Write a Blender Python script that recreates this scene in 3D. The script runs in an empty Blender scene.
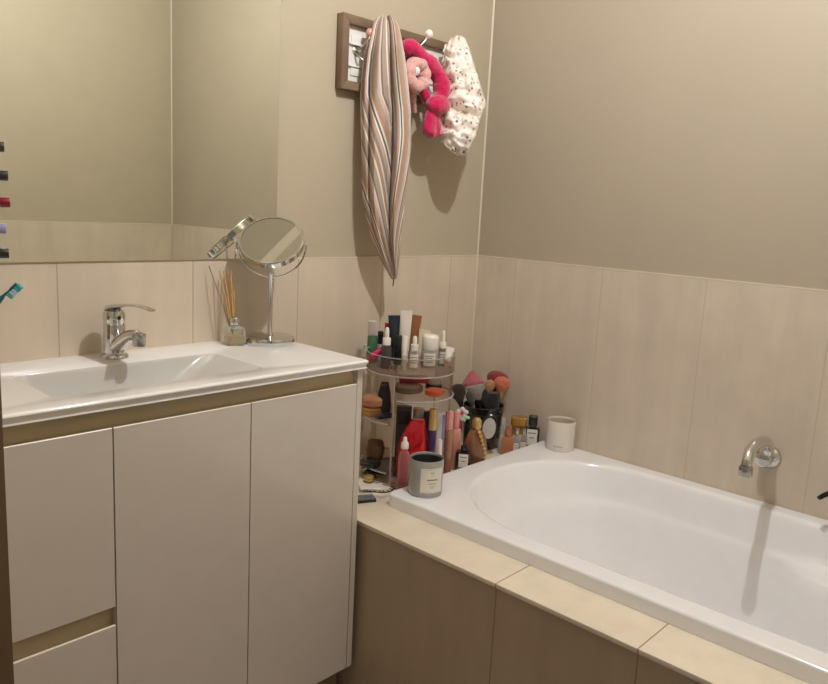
import bpy, bmesh, math, random
from mathutils import Vector as V, Matrix as M, noise as mnoise
random.seed(7)
SC = bpy.context.scene
COL = SC.collection
PI = math.pi

# ------------------------------------------------------------------ camera
CAM = V((-2.0434, -1.6015, 1.2474))
YAW, PITCH, ROLL, FPX = 0.8286, 0.175, 0.0518, 760.1
Fw = V((math.sin(YAW)*math.cos(PITCH), math.cos(YAW)*math.cos(PITCH), -math.sin(PITCH)))
R0 = V((math.cos(YAW), -math.sin(YAW), 0)); U0 = R0.cross(Fw)
Rt = math.cos(ROLL)*R0 + math.sin(ROLL)*U0
Up = -math.sin(ROLL)*R0 + math.cos(ROLL)*U0
cd = bpy.data.cameras.new('camera'); cam = bpy.data.objects.new('camera', cd); COL.objects.link(cam)
cd.sensor_width = 36; cd.sensor_fit = 'HORIZONTAL'; cd.lens = 36*FPX/828; cd.clip_start = .02
m = M((Rt, Up, -Fw)).transposed().to_4x4(); m.translation = CAM
cam.matrix_world = m
SC.camera = cam

# surveying helpers: where in the room a measured point lies on a known surface
def ray(px, py): return Fw + Rt*((px-414)/FPX) - Up*((py-342)/FPX)
def on_z(px, py, z):
    d = ray(px, py); return CAM + d*((z-CAM.z)/d.z)
def on_y(px, py, y):
    d = ray(px, py); return CAM + d*((y-CAM.y)/d.y)
def on_x(px, py, x):
    d = ray(px, py); return CAM + d*((x-CAM.x)/d.x)
def col(px, Y, z):
    n = Rt*FPX - Fw*(px-414)
    x = CAM.x - (n.y*(Y-CAM.y) + n.z*(z-CAM.z))/n.x
    return V((x, Y, z))
def at_depth(px, d, z):
    b = Fw + Rt*((px-414)/FPX)
    k = (CAM.z + d*b.z - z)/(d*Up.z)
    return CAM + d*(b - Up*k)
def zat(p, py):
    n = Up*FPX + Fw*(py-342)
    return CAM.z - (n.x*(p.x-CAM.x) + n.y*(p.y-CAM.y))/n.z
def dep(p): return (V(p)-CAM).dot(Fw)
def wid(p, px): return px*dep(p)/FPX
def facing(p): return math.atan2(CAM.x-p[0], -(CAM.y-p[1]))

# ------------------------------------------------------------------ materials
def srgb(c):
    if isinstance(c, str):
        c = [int(c[i:i+2], 16)/255 for i in (0, 2, 4)]
    return tuple((x/12.92 if x <= .04045 else ((x+.055)/1.055)**2.4) for x in c) + (1,)
MATS = {}
def newmat(name):
    mt = bpy.data.materials.new(name); mt.use_nodes = True
    nt = mt.node_tree; b = nt.nodes['Principled BSDF']
    return mt, nt, b
def mat(name, c, rough=.5, metal=0., spec=.5, var=.0, vscale=20, bump=0., bscale=200, coat=0., sub=0., sheen=0., emit=0.):
    if name in MATS: return MATS[name]
    mt, nt, b = newmat(name)
    N, L = nt.nodes.new, nt.links.new
    base = srgb(c)
    b.inputs['Roughness'].default_value = rough; b.inputs['Metallic'].default_value = metal
    b.inputs['Specular IOR Level'].default_value = spec
    b.inputs['Coat Weight'].default_value = coat
    b.inputs['Coat Roughness'].default_value = .08
    b.inputs['Sheen Weight'].default_value = sheen
    if sub: b.inputs['Subsurface Weight'].default_value = sub; b.inputs['Subsurface Radius'].default_value = (.01, .006, .004)
    if emit: b.inputs['Emission Color'].default_value = base; b.inputs['Emission Strength'].default_value = emit
    tc = N('ShaderNodeTexCoord')
    nz = N('ShaderNodeTexNoise'); nz.inputs['Scale'].default_value = vscale; nz.inputs['Detail'].default_value = 4
    L(tc.outputs['Object'], nz.inputs['Vector'])
    mx = N('ShaderNodeMix'); mx.data_type = 'RGBA'; mx.blend_type = 'MULTIPLY'
    mx.inputs[6].default_value = base
    rp = N('ShaderNodeValToRGB'); v = max(var, .015)
    rp.color_ramp.elements[0].color = (1-2*v, 1-2*v, 1-2*v, 1); rp.color_ramp.elements[1].color = (1, 1, 1, 1)
    rp.color_ramp.elements[0].position = .3; rp.color_ramp.elements[1].position = .7
    L(nz.outputs['Fac'], rp.inputs['Fac']); L(rp.outputs['Color'], mx.inputs[7])
    mx.inputs[0].default_value = 1
    L(mx.outputs[2], b.inputs['Base Color'])
    if bump:
        n2 = N('ShaderNodeTexNoise'); n2.inputs['Scale'].default_value = bscale; n2.inputs['Detail'].default_value = 3
        L(tc.outputs['Object'], n2.inputs['Vector'])
        bp = N('ShaderNodeBump'); bp.inputs['Strength'].default_value = bump; bp.inputs['Distance'].default_value = .002
        L(n2.outputs['Fac'], bp.inputs['Height']); L(bp.outputs['Normal'], b.inputs['Normal'])
    MATS[name] = mt
    return mt
def clear(name, c='ffffff', alpha=.12, rough=.04, spec=.6, rise=.55):
    """clear acrylic or glass: light passes through, the surface keeps its sheen"""
    if name in MATS: return MATS[name]
    mt, nt, b = newmat(name); N, L = nt.nodes.new, nt.links.new
    out = nt.nodes['Material Output']
    tr = N('ShaderNodeBsdfTransparent'); tr.inputs['Color'].default_value = srgb(c)
    b.inputs['Base Color'].default_value = srgb(c); b.inputs['Roughness'].default_value = rough
    b.inputs['Specular IOR Level'].default_value = spec
    lw = N('ShaderNodeLayerWeight'); lw.inputs['Blend'].default_value = .25
    mr = N('ShaderNodeMapRange'); mr.inputs['To Min'].default_value = alpha; mr.inputs['To Max'].default_value = min(1, alpha+rise)
    L(lw.outputs['Facing'], mr.inputs['Value'])
    ms = N('ShaderNodeMixShader'); L(mr.outputs['Result'], ms.inputs['Fac'])
    L(tr.outputs[0], ms.inputs[1]); L(b.outputs[0], ms.inputs[2]); L(ms.outputs[0], out.inputs['Surface'])
    MATS[name] = mt
    return mt
def tile_mat(name, c, axis, off, step, rough=.22, seam='9c8a74', streak=.05, gate=None, seam_k=1.):
    mt, nt, b = newmat(name); N, L = nt.nodes.new, nt.links.new
    tc = N('ShaderNodeTexCoord'); sp = N('ShaderNodeSeparateXYZ'); L(tc.outputs['Object'], sp.inputs[0])
    sub = N('ShaderNodeMath'); sub.operation = 'SUBTRACT'; sub.inputs[1].default_value = off; L(sp.outputs[axis], sub.inputs[0])
    pp = N('ShaderNodeMath'); pp.operation = 'PINGPONG'; pp.inputs[1].default_value = step/2; L(sub.outputs[0], pp.inputs[0])
    ma = N('ShaderNodeMapRange'); ma.inputs['From Min'].default_value = .0009; ma.inputs['From Max'].default_value = .0020
    ma.inputs['To Min'].default_value = seam_k; ma.inputs['To Max'].default_value = 0; L(pp.outputs[0], ma.inputs['Value'])
    if gate is not None:
        gt = N('ShaderNodeMath'); gt.operation = 'LESS_THAN'; gt.inputs[1].default_value = gate; L(sp.outputs[axis], gt.inputs[0])
        gm = N('ShaderNodeMath'); gm.operation = 'MULTIPLY'; L(ma.outputs['Result'], gm.inputs[0]); L(gt.outputs[0], gm.inputs[1])
        seam_out = gm.outputs[0]
    else: seam_out = ma.outputs['Result']
    mp = N('ShaderNodeMapping'); sc = [9, 9, 9]; sc[2] = 1.0; mp.inputs['Scale'].default_value = sc
    L(tc.outputs['Object'], mp.inputs['Vector'])
    n1 = N('ShaderNodeTexNoise'); n1.inputs['Scale'].default_value = 2.2; n1.inputs['Detail'].default_value = 6; n1.inputs['Roughness'].default_value = .6
    L(mp.outputs[0], n1.inputs['Vector'])
    n2 = N('ShaderNodeTexNoise'); n2.inputs['Scale'].default_value = 7; n2.inputs['Detail'].default_value = 5
    L(tc.outputs['Object'], n2.inputs['Vector'])
    ad = N('ShaderNodeMath'); ad.operation = 'ADD'; L(n1.outputs['Fac'], ad.inputs[0]); L(n2.outputs['Fac'], ad.inputs[1])
    rp = N('ShaderNodeValToRGB'); base = srgb(c)
    lo = tuple(x*(1-streak*2) for x in base[:3])+(1,); hi = tuple(min(1, x*(1+streak)) for x in base[:3])+(1,)
    rp.color_ramp.elements[0].position = .35; rp.color_ramp.elements[0].color = lo
    rp.color_ramp.elements[1].position = .65; rp.color_ramp.elements[1].color = hi
    hf = N('ShaderNodeMath'); hf.operation = 'MULTIPLY'; hf.inputs[1].default_value = .5; L(ad.outputs[0], hf.inputs[0])
    L(hf.outputs[0], rp.inputs['Fac'])
    mx = N('ShaderNodeMix'); mx.data_type = 'RGBA'; L(seam_out, mx.inputs[0]); L(rp.outputs['Color'], mx.inputs[6])
    mx.inputs[7].default_value = srgb(seam); L(mx.outputs[2], b.inputs['Base Color'])
    rr = N('ShaderNodeMapRange'); rr.inputs['To Min'].default_value = rough; rr.inputs['To Max'].default_value = .8
    L(seam_out, rr.inputs['Value']); L(rr.outputs['Result'], b.inputs['Roughness'])
    bp = N('ShaderNodeBump'); bp.inputs['Strength'].default_value = .05; bp.inputs['Distance'].default_value = .003
    L(n2.outputs['Fac'], bp.inputs['Height']); L(bp.outputs['Normal'], b.inputs['Normal'])
    b.inputs['Specular IOR Level'].default_value = .4
    return mt

# ------------------------------------------------------------------ objects
def link(name, me, parent=None):
    o = bpy.data.objects.new(name, me); COL.objects.link(o)
    if parent is not None: o.parent = parent
    return o
def obj(name, bm, mt, parent=None, loc=None, rot=None, smooth=True, ang=40):
    me = bpy.data.meshes.new(name)
    bmesh.ops.recalc_face_normals(bm, faces=bm.faces)
    if smooth:
        for f in bm.faces: f.smooth = True
        lim = math.radians(ang)
        for e in bm.edges:
            if len(e.link_faces) == 2 and e.calc_face_angle(0) > lim: e.smooth = False
    bm.to_mesh(me); bm.free()
    for x in (mt if isinstance(mt, (list, tuple)) else [mt]): me.materials.append(x)
    o = link(name, me, parent)
    if loc is not None: o.location = loc
    if rot is not None: o.rotation_euler = rot
    return o
def tag(o, label, cat, group=None):
    o['label'] = label; o['category'] = cat
    if group: o['group'] = group
    return o
def thing(name, label, cat, loc=(0, 0, 0), rot=0, group=None):
    o = bpy.data.objects.new(name, None); o.empty_display_size = .03; COL.objects.link(o)
    o.location = loc
    o.rotation_euler = rot if isinstance(rot, (tuple, list)) else (0, 0, rot)
    return tag(o, label, cat, group)
def struct(name, bm, mt, parent=None, **k):
    o = obj(name, bm, mt, parent, **k)
    o['kind'] = 'structure'
    return o
def part_label(o, s): o['label'] = s; return o

# ------------------------------------------------------------------ shapes
def nb(): return bmesh.new()
def box(bm, x0, x1, y0, y1, z0, z1, bev=0, seg=2, mi=0):
    vs = [bm.verts.new((x, y, z)) for x in (x0, x1) for y in (y0, y1) for z in (z0, z1)]
    idx = [(0, 1, 3, 2), (4, 6, 7, 5), (0, 4, 5, 1), (2, 3, 7, 6), (0, 2, 6, 4), (1, 5, 7, 3)]
    fs = [bm.faces.new([vs[i] for i in q]) for q in idx]
    for f in fs: f.material_index = mi
    if bev:
        es = list({e for f in fs for e in f.edges})
        bmesh.ops.bevel(bm, geom=es, offset=bev, segments=seg, affect='EDGES', profile=.5)
    return bm
def loft(bm, rings, closed=True, cap0=True, cap1=True, mi=0):
    R = [[bm.verts.new(p) for p in r] for r in rings]
    n = len(R[0])
    for a, b in zip(R, R[1:]):
        for i in range(n if closed else n-1):
            j = (i+1) % n
            f = bm.faces.new((a[i], a[j], b[j], b[i])); f.material_index = mi
    if cap0:
        f = bm.faces.new(R[0][::-1]); f.material_index = mi
    if cap1:
        f = bm.faces.new(R[-1]); f.material_index = mi
    return R
def ring(rx, ry, z, n=24, c=(0, 0), p=2.):
    out = []
    for i in range(n):
        t = 2*PI*i/n; ct, st = math.cos(t), math.sin(t)
        out.append(V((c[0]+rx*math.copysign(abs(ct)**(2/p), ct), c[1]+ry*math.copysign(abs(st)**(2/p), st), z)))
    return out
def lathe(bm, prof, n=24, M4=None, mi=0):
    """prof: list of (radius, z); radius 0 closes the end"""
    rows = []
    for r, z in prof:
        if r < 1e-6:
            rows.append([bm.verts.new(M4 @ V((0, 0, z)) if M4 else (0, 0, z))])
        else:
            rows.append([bm.verts.new((M4 @ V((r*math.cos(2*PI*i/n), r*math.sin(2*PI*i/n), z))) if M4 else
                                      (r*math.cos(2*PI*i/n), r*math.sin(2*PI*i/n), z)) for i in range(n)])
    for a, b in zip(rows, rows[1:]):
        for i in range(n):
            j = (i+1) % n
            if len(a) == 1 and len(b) == 1: continue
            if len(a) == 1: q = (a[0], b[j], b[i])
            elif len(b) == 1: q = (a[i], a[j], b[0])
            else: q = (a[i], a[j], b[j], b[i])
            f = bm.faces.new(q); f.material_index = mi
    return bm
def catmull(pts, k=8):
    P = [V(p) for p in pts]; P = [P[0]*2-P[1]] + P + [P[-1]*2-P[-2]]; out = []
    for i in range(1, len(P)-2):
        for s in range(k):
            t = s/k; a, b, c, d = P[i-1], P[i], P[i+1], P[i+2]
            out.append(.5*((2*b)+(c-a)*t+(2*a-5*b+4*c-d)*t*t+(3*b-a-3*c+d)*t**3))
    out.append(P[-2]); return out
def tube(bm, pts, rad, n=12, cap=True, flat=1., mi=0, up=None):
    pts = [V(p) for p in pts]; m_ = len(pts)
    rr = rad if callable(rad) else (lambda t: rad)
    T = [(pts[min(i+1, m_-1)]-pts[max(i-1, 0)]).normalized() for i in range(m_)]
    a = up or (V((0, 0, 1)) if abs(T[0].z) < .9 else V((1, 0, 0)))
    nrm = (a - T[0]*a.dot(T[0])).normalized(); rings = []
    for i in range(m_):
        nrm = (nrm - T[i]*nrm.dot(T[i])).normalized(); bn = T[i].cross(nrm)
        r = rr(i/(m_-1))
        rings.append([pts[i] + (nrm*math.cos(2*PI*j/n)*flat + bn*math.sin(2*PI*j/n))*r for j in range(n)])
    loft(bm, rings, True, cap, cap, mi)
    return bm
def lerp_tab(tab, t):
    for (a, va), (b, vb) in zip(tab, tab[1:]):
        if t <= b:
            k = (t-a)/(b-a) if b > a else 0
            k = max(0, min(1, k))
            return va+(vb-va)*k if not isinstance(va, tuple) else tuple(p+(q-p)*k for p, q in zip(va, vb))
    return tab[-1][1]
def blob(bm, c, r, u=20, v=12, disp=0., freq=60, M3=None, mi=0):
    """ellipsoid with optional noise"""
    rows = []
    for j in range(v+1):
        ph = PI*j/v
        n = 1 if j in (0, v) else u
        row = []
        for i in range(n):
            th = 2*PI*i/u
            d = V((math.sin(ph)*math.cos(th), math.sin(ph)*math.sin(th), -math.cos(ph)))
            p = V((d.x*r[0], d.y*r[1], d.z*r[2]))
            if M3: p = M3 @ p
            p = p + V(c)
            if disp: p += d*disp*mnoise.noise(p*freq)
            row.append(bm.verts.new(p))
        rows.append(row)
    for a, b in zip(rows, rows[1:]):
        for i in range(u):
            j = (i+1) % u
            if len(a) == 1: q = (a[0], b[j], b[i])
            elif len(b) == 1: q = (a[i], a[j], b[0])
            else: q = (a[i], a[j], b[j], b[i])
            f = bm.faces.new(q); f.material_index = mi
    return bm
def arc_label(bm, r, z0, z1, half, n=14, at=-PI/2, mi=0, thick=.0004):
    """a paper label wrapped on a cylinder, facing local -y"""
    A = []
    for i in range(n+1):
        t = at - half + 2*half*i/n
        A.append([V((rr*math.cos(t), rr*math.sin(t), z)) for rr, z in ((r+thick, z0), (r+thick, z1), (r-.0002, z1), (r-.0002, z0))])
    loft(bm, A, True, True, True, mi)
    return bm
# ------------------------------------------------------------------ levels of the room (metres)
T = 1.0974     # top of the wall tiles
C = .900       # vanity top
H = .4996      # tiled bath ledge
RIM = .5332    # bath rim
XL, YF, ZC = -1.78, -2.01, 2.4
JY = -.808       # edge of the door opening
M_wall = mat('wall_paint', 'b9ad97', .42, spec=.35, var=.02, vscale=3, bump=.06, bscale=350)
M_wall_shaded = mat('wall_paint_shaded', 'aea28f', .42, spec=.35, var=.02, vscale=3, bump=.06, bscale=350)  # same wall paint, darkened in colour for the weaker light on this wall
M_ceil = mat('ceiling_paint', 'eae4d8', .8)
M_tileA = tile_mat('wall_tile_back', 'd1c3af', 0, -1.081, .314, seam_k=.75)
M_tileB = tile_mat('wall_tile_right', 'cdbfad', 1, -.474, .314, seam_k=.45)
M_tileC = tile_mat('wall_tile_front', 'd1c3af', 0, -.314, .314, seam_k=.25)
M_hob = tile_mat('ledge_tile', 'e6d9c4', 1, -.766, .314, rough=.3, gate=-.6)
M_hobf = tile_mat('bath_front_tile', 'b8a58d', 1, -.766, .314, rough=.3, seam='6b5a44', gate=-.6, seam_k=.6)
M_floor = tile_mat('floor_tile', '978a7c', 0, 0, .314, rough=.35)
M_caulk = mat('caulk', 'd8ccb4', .5)
M_jamb = mat('jamb_paint', '6a5138', .55, var=.04)

def bx(*a, **k): return box(nb(), *a, **k)
struct('wall_back', bx(XL-.1, .106, .006, .1, 0, ZC), M_wall)
struct('wall_right', bx(.006, .1, YF-.1, .006, 0, ZC), M_wall_shaded)
struct('wall_front', bx(XL-.1, .006, YF-.1, YF-.006, 0, ZC), M_wall)
wl = nb()
box(wl, XL-.1, XL, JY+.014, .006, 0, ZC); box(wl, XL-.1, XL, YF-.006, -1.80, 0, ZC); box(wl, XL-.1, XL, -1.80, JY+.014, 2.06, ZC)
struct('wall_left', wl, M_wall)
struct('floor', bx(XL-1.0, .1, YF-.1, .1, -.05, 0), M_floor)
struct('ceiling', bx(XL-.1, .1, YF-.1, .1, ZC, ZC+.05), M_ceil)
struct('trim_1', bx(XL, 0, 0, .006, 0, T, bev=.0008, seg=1), M_tileA)
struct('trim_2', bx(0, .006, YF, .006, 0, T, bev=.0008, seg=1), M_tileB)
struct('trim_3', bx(XL, 0, YF-.006, YF, 0, T, bev=.0008, seg=1), M_tileC)
ck = nb()
box(ck, XL, .006, -.0006, .0062, T, T+.0030); box(ck, -.0006, .0062, YF, .006, T, T+.0030); box(ck, XL, .006, YF-.0062, YF+.0006, T, T+.0030)
struct('trim_4', ck, M_caulk)                       # bead along the top of the tiles
ck = nb()
for y, s in ((.006, -1), (YF-.006, 1)):
    vs = [(.006, y), (.006-.004, y), (.006, y+s*.004)]
    loft(ck, [[V((a, b, z)) for a, b in vs] for z in (T, ZC)])
for y, s in ((0, -1),):
    vs = [(0, y), (-.004, y), (0, y+s*.004)]
    loft(ck, [[V((a, b, z)) for a, b in vs] for z in (H, T)])
struct('trim_5', ck, mat('corner_bead', 'cfc3ad', .5))                       # beads in the corners
# door opening the photo is taken from: its lining
jb = nb()
box(jb, XL-.112, XL+.0005, JY, JY+.0135, 0, 2.06, bev=.001); box(jb, XL-.112, XL+.0005, -1.7995, -1.786, 0, 2.06, bev=.001); box(jb, XL-.112, XL+.0005, -1.786, JY, 2.045, 2.0595, bev=.001)
dj = struct('door_1', jb, M_jamb)

# bath surround: tiled front wall and ledge
WX = -.8477
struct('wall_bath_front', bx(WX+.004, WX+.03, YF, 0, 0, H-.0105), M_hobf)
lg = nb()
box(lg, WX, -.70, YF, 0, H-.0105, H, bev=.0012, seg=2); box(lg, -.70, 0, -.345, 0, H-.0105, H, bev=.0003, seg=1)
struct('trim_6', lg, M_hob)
# ------------------------------------------------------------------ bathtub
M_bath = mat('white_acrylic', 'efeeef', .16, spec=.5, coat=.3)
M_chrome = mat('chrome', 'd8d8d6', .07, metal=1.)
M_chrome2 = mat('brushed_steel', 'b3b0aa', .22, metal=1.)
E_ = .3255; WT = .7256
def tub():
    bm = nb(); N = 240
    bx0, bx1, by0, by1 = -WT, -.0008, YF+.001, -E_
    cx, cy = -.360, -1.15
    def outline(t, ins, head, arm):
        # head end (towards the back wall): half ellipse ; foot end: rounded rectangle
        ct, st = math.cos(t), math.sin(t)
        a = .308-ins
        if st >= 0:
            b = max(.03+.1*max(0, .26-ins), .322-ins-head)
            e = 2/2.1
            return V((cx+a*math.copysign(abs(ct)**e, ct), -.72+b*abs(st)**e, 0))
        b = 1.225-ins; e = 2/7.
        x = cx+a*math.copysign(abs(ct)**(2/5), ct); y = -.72-b*abs(st)**(2/3.2)
        return V((x, y, 0))
    def outer(p, ins):
        c = V((cx, cy)); d = V((p.x, p.y))-c
        hx0, hx1, hy0, hy1 = bx0+ins, bx1-ins, by0+ins, by1-ins
        ts = []
        if d.x > 1e-9: ts.append((hx1-c.x)/d.x)
        if d.x < -1e-9: ts.append((hx0-c.x)/d.x)
        if d.y > 1e-9: ts.append((hy1-c.y)/d.y)
        if d.y < -1e-9: ts.append((hy0-c.y)/d.y)
        k = min(ts); q = c+d*k
        r = .018-ins if ins < .016 else .002        # rounded corners
        qx = min(max(q.x, hx0+r), hx1-r); qy = min(max(q.y, hy0+r), hy1-r)
        w = V((q.x-qx, q.y-qy))
        if abs(w.x) > 1e-6 and abs(w.y) > 1e-6:
            w = w.normalized()*r; q = V((qx+w.x, qy+w.y))
        return q
    ts = []
    for i in range(N): ts.append(2*PI*i/N)
    # refine near the outer corners by adding parameters
    extra = []
    for corner in ((bx0, by0), (bx0, by1), (bx1, by0), (bx1, by1)):
        best = min(range(4000), key=lambda i: abs((V((outline(2*PI*i/4000, 0, 0, 0).x-cx, outline(2*PI*i/4000, 0, 0, 0).y-cy))).angle(V((corner[0]-cx, corner[1]-cy)))))
        for k in range(-6, 7): extra.append(2*PI*((best+k*3) % 4000)/4000)
    ts = sorted(set(ts+extra))
    ts = [t for i, t in enumerate(ts) if i == 0 or t-ts[i-1] > 1e-4]
    rings = []
    O = [outline(t, 0, 0, 0) for t in ts]
    for ins, z in ((.0, H+.0005), (.0, H+.0012), (.0, RIM-.0065), (.0, RIM-.0055), (.0012, RIM-.0024), (.004, RIM-.0004), (.0065, RIM), (.0075, RIM), (.012, RIM)):
        rings.append([V((*outer(p, ins), z)) for p in O])
    def inner(ins, head, z, arm=0):
        r = []
        for t in ts:
            p = outline(t, ins, head, 0)
            if arm:   # moulded arm rests along both sides, beyond the middle
                k = max(0, min(1, (-1.10-p.y)/.05)); k = k*k*(3-2*k)
                s = max(0, min(1, (abs(p.x-cx)-.12)/.1))
                p.x -= math.copysign(arm*k*s, p.x-cx)
            r.append(V((p.x, p.y, z)))
        return r
    for ins, head, dz, arm in ((-.010, 0, 0, 0), (-.004, 0, -.0006, 0), (.001, .0, -.003, 0), (.004, .001, -.007, 0), (.007, .004, -.014, 0), (.012, .012, -.035, 0), (.020, .03, -.07, 0),
                               (.024, .04, -.088, .0), (.028, .045, -.096, .022), (.032, .05, -.102, .045), (.037, .056, -.112, .055), (.045, .07, -.145, .060), (.06, .11, -.22, .06), (.08, .17, -.30, .06), (.10, .22, -.345, .055), (.13, .26, -.372, .05), (.17, .30, -.382, .03), (.22, .33, -.385, 0)):
        rings.append(inner(ins, head, RIM+dz, arm))
    loft(bm, rings, True, False, True)
    return bm
bt = thing('bathtub', 'white built-in bathtub with rounded head end set in the tiled ledge', 'bathtub')
obj('tub_shell', tub(), M_bath, bt, ang=60)
for yy in (-.75, -1.30, -1.75): obj('support_foot', box(nb(), -.50, -.22, yy-.03, yy+.03, 0, RIM-.3865, bev=.002), mat('support_foam', '8d8a84', .8), bt)
wb = nb(); lathe(wb, [(0, .004), (.026, .004), (.032, .002), (.033, -.001), (0, -.001)], 28, M.Translation((-.36, -1.62, RIM-.384)))
obj('drain', wb, M_chrome, bt)

# ------------------------------------------------------------------ vanity
M_gloss = mat('gloss_laminate', 'cfc5ba', .16, spec=.5, coat=.35)
M_gloss_e = mat('laminate_edge', 'f0e6d4', .3)
M_carc = mat('carcass', 'bfb090', .45)
M_kick = mat('kickboard', '8c7a63', .5)
vn = thing('vanity_cabinet', 'glossy cream handleless vanity cabinet with two doors and a stack of drawers', 'cabinet')
yd = -.364
VX0, VX1 = -1.776, -.8615
cb = nb()
box(cb, VX0+.016, -.878, -.345, -.004, .130, .146); box(cb, VX0+.016, -.878, -.020, -.004, .146, .880)
box(cb, VX0+.016, -.878, -.350, -.334, .818, .8805)                      # recessed rail under the top
box(cb, -1.462, -1.446, -.345, -.020, .146, .818); box(cb, VX0+.016, -1.462, -.345, -.329, .455, .520)
obj('carcass', cb, M_carc, vn)
obj('side_panel', box(nb(), -.878, VX1, yd, -.003, .128, .8805, bev=.0008, seg=1), M_gloss, vn)
obj('side_panel', box(nb(), VX0, VX0+.016, yd, -.003, .128, .8805, bev=.0008, seg=1), M_gloss, vn)
obj('kickboard', box(nb(), VX0+.01, -.872, -.322, -.306, 0, .128), M_kick, vn)
def front(name, x0, x1, z0, z1):
    """slab front whose top edge is cut back at an angle as a finger pull"""
    bm = nb(); t = .017
    prof = [(yd, z0+.001), (yd, z1-.0012), (yd+.0012, z1), (yd+.004, z1), (yd+t, z1-.014), (yd+t, z0+.001), (yd+t-.001, z0), (yd+.001, z0)]
    loft(bm, [[V((x, y, z)) for y, z in prof] for x in (x0, x1)])
    for f in bm.faces:
        f.material_index = 1 if (f.normal.z > .3 or f.calc_center_median().z > z1-.0145 and abs(f.normal.y) < .95 and abs(f.normal.x) < .5) else 0
    o = obj(name, bm, [M_gloss, M_gloss_e], vn, ang=25)
    return o
front('door', -1.1668, -.8800, .1285, .8440); front('door', -1.4540, -1.1692, .1285, .8440)
front('drawer', VX0+.001, -1.4568, .5075, .8440); front('drawer', VX0+.001, -1.4568, .1285, .4720)

# top with moulded basin
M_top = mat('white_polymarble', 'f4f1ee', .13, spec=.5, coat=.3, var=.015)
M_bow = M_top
def vtop():
    bm = nb(); N = 160
    x0, x1, y0, y1 = -1.777, -.8562, -.3795, -.0003
    bx0, bx1, by0, by1 = -1.536, -1.098, -.322, -.122
    def rr(x0, x1, y0, y1, r, z, n=N):
        pts = []; per = []
        cs = [(x1-r, y1-r, 0), (x0+r, y1-r, 90), (x0+r, y0+r, 180), (x1-r, y0+r, 270)]
        k = n//4-10
        for ci, (a, b, d) in enumerate(cs):
            for j in range(10):
                t = math.radians(d+90*j/9); pts.append(V((a+r*math.cos(t), b+r*math.sin(t), z)))
            na, nb_, nd = cs[(ci+1) % 4]
            t = math.radians(d+90); p = V((a+r*math.cos(t), b+r*math.sin(t), z)); q = V((na+r*math.cos(t), nb_+r*math.sin(t), z))
            for j in range(1, k+1): pts.append(p.lerp(q, j/(k+1)))
        return pts
    R_ = []
    R_.append(rr(x0, x1, y0+.004, y1, .005, C-.0195))
    for zz, q_ in ((.0155, .0052), (.0150, .005), (.0060, .0005), (.0050, 0)): R_.append(rr(x0+q_, x1-q_, y0+q_, y1, .006, C-zz))
    R_.append(rr(x0+.0010, x1-.0010, y0+.0010, y1, .006, C-.0022)); R_.append(rr(x0+.0035, x1-.0035, y0+.0035, y1, .006, C-.0004))
    for q_ in (.0065, .008, .012): R_.append(rr(x0+q_, x1-q_, y0+q_, y1-.0005, .006, C))
    for gx, gr, gf, gb, dz, r in ((0, 0, 0, 0, 0, .02), (.002, .003, .002, .0008, -.0008, .02), (.005, .010, .004, .002, -.004, .022), (.008, .026, .007, .003, -.010, .026), (.014, .055, .011, .005, -.028, .032),
                                  (.025, .09, .017, .009, -.055, .038), (.04, .115, .026, .018, -.078, .042), (.065, .14, .042, .040, -.087, .04), (.10, .17, .065, .07, -.090, .02)):
        R_.append(rr(bx0+gx, bx1-gr, by0+gf, by1-gb, r, C+dz))
    loft(bm, R_, True, False, True)
    # underside
    bm.faces.new([bm.verts.new(v) for v in ((x0, y0+.004, C-.0195), (x0, y1, C-.0195), (x0+.2, y1, C-.0195), (x0+.2, y0+.004, C-.0195))])
    bm.faces.new([bm.verts.new(v) for v in ((x1, y0+.004, C-.0195), (x1, y1, C-.0195), (x1-.2, y1, C-.0195), (x1-.2, y0+.004, C-.0195))])
    return bm
vt = thing('washbasin', 'white moulded vanity top with a shallow rectangular basin', 'washbasin')
tb_ = vtop()
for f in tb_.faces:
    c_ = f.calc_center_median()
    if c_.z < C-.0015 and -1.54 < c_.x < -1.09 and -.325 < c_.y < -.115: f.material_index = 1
obj('basin_top', tb_, [M_top, mat('basin_bowl_shade', 'd3d0cb', .13, spec=.5, coat=.3)], vt, ang=50)  # same material as the top; greyer colour paints in the bowl's shade
wb = nb(); lathe(wb, [(0, .003), (.018, .003), (.022, .0015), (.023, -.001), (0, -.001)], 24, M.Translation((-1.36, -.215, C-.0885)))
obj('drain', wb, M_chrome, vt)

# wall mirror
M_mir = mat('mirror_glass', 'eceee4', .0, metal=1.)
M_mire = mat('mirror_edge', '4a4a3e', .3)
mb = nb(); MX1, MZ0, MZ1 = -.8440, T+.0032, 2.02
box(mb, XL+.002, MX1, -.0042, .0055, MZ0, MZ1)
for f in mb.faces:
    f.normal_update(); f.material_index = 0 if f.normal.y < -.9 else 1
wm = tag(obj('wall_mirror', mb, [M_mir, M_mire], smooth=False), 'large frameless mirror on the wall above the vanity', 'mirror')

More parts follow.
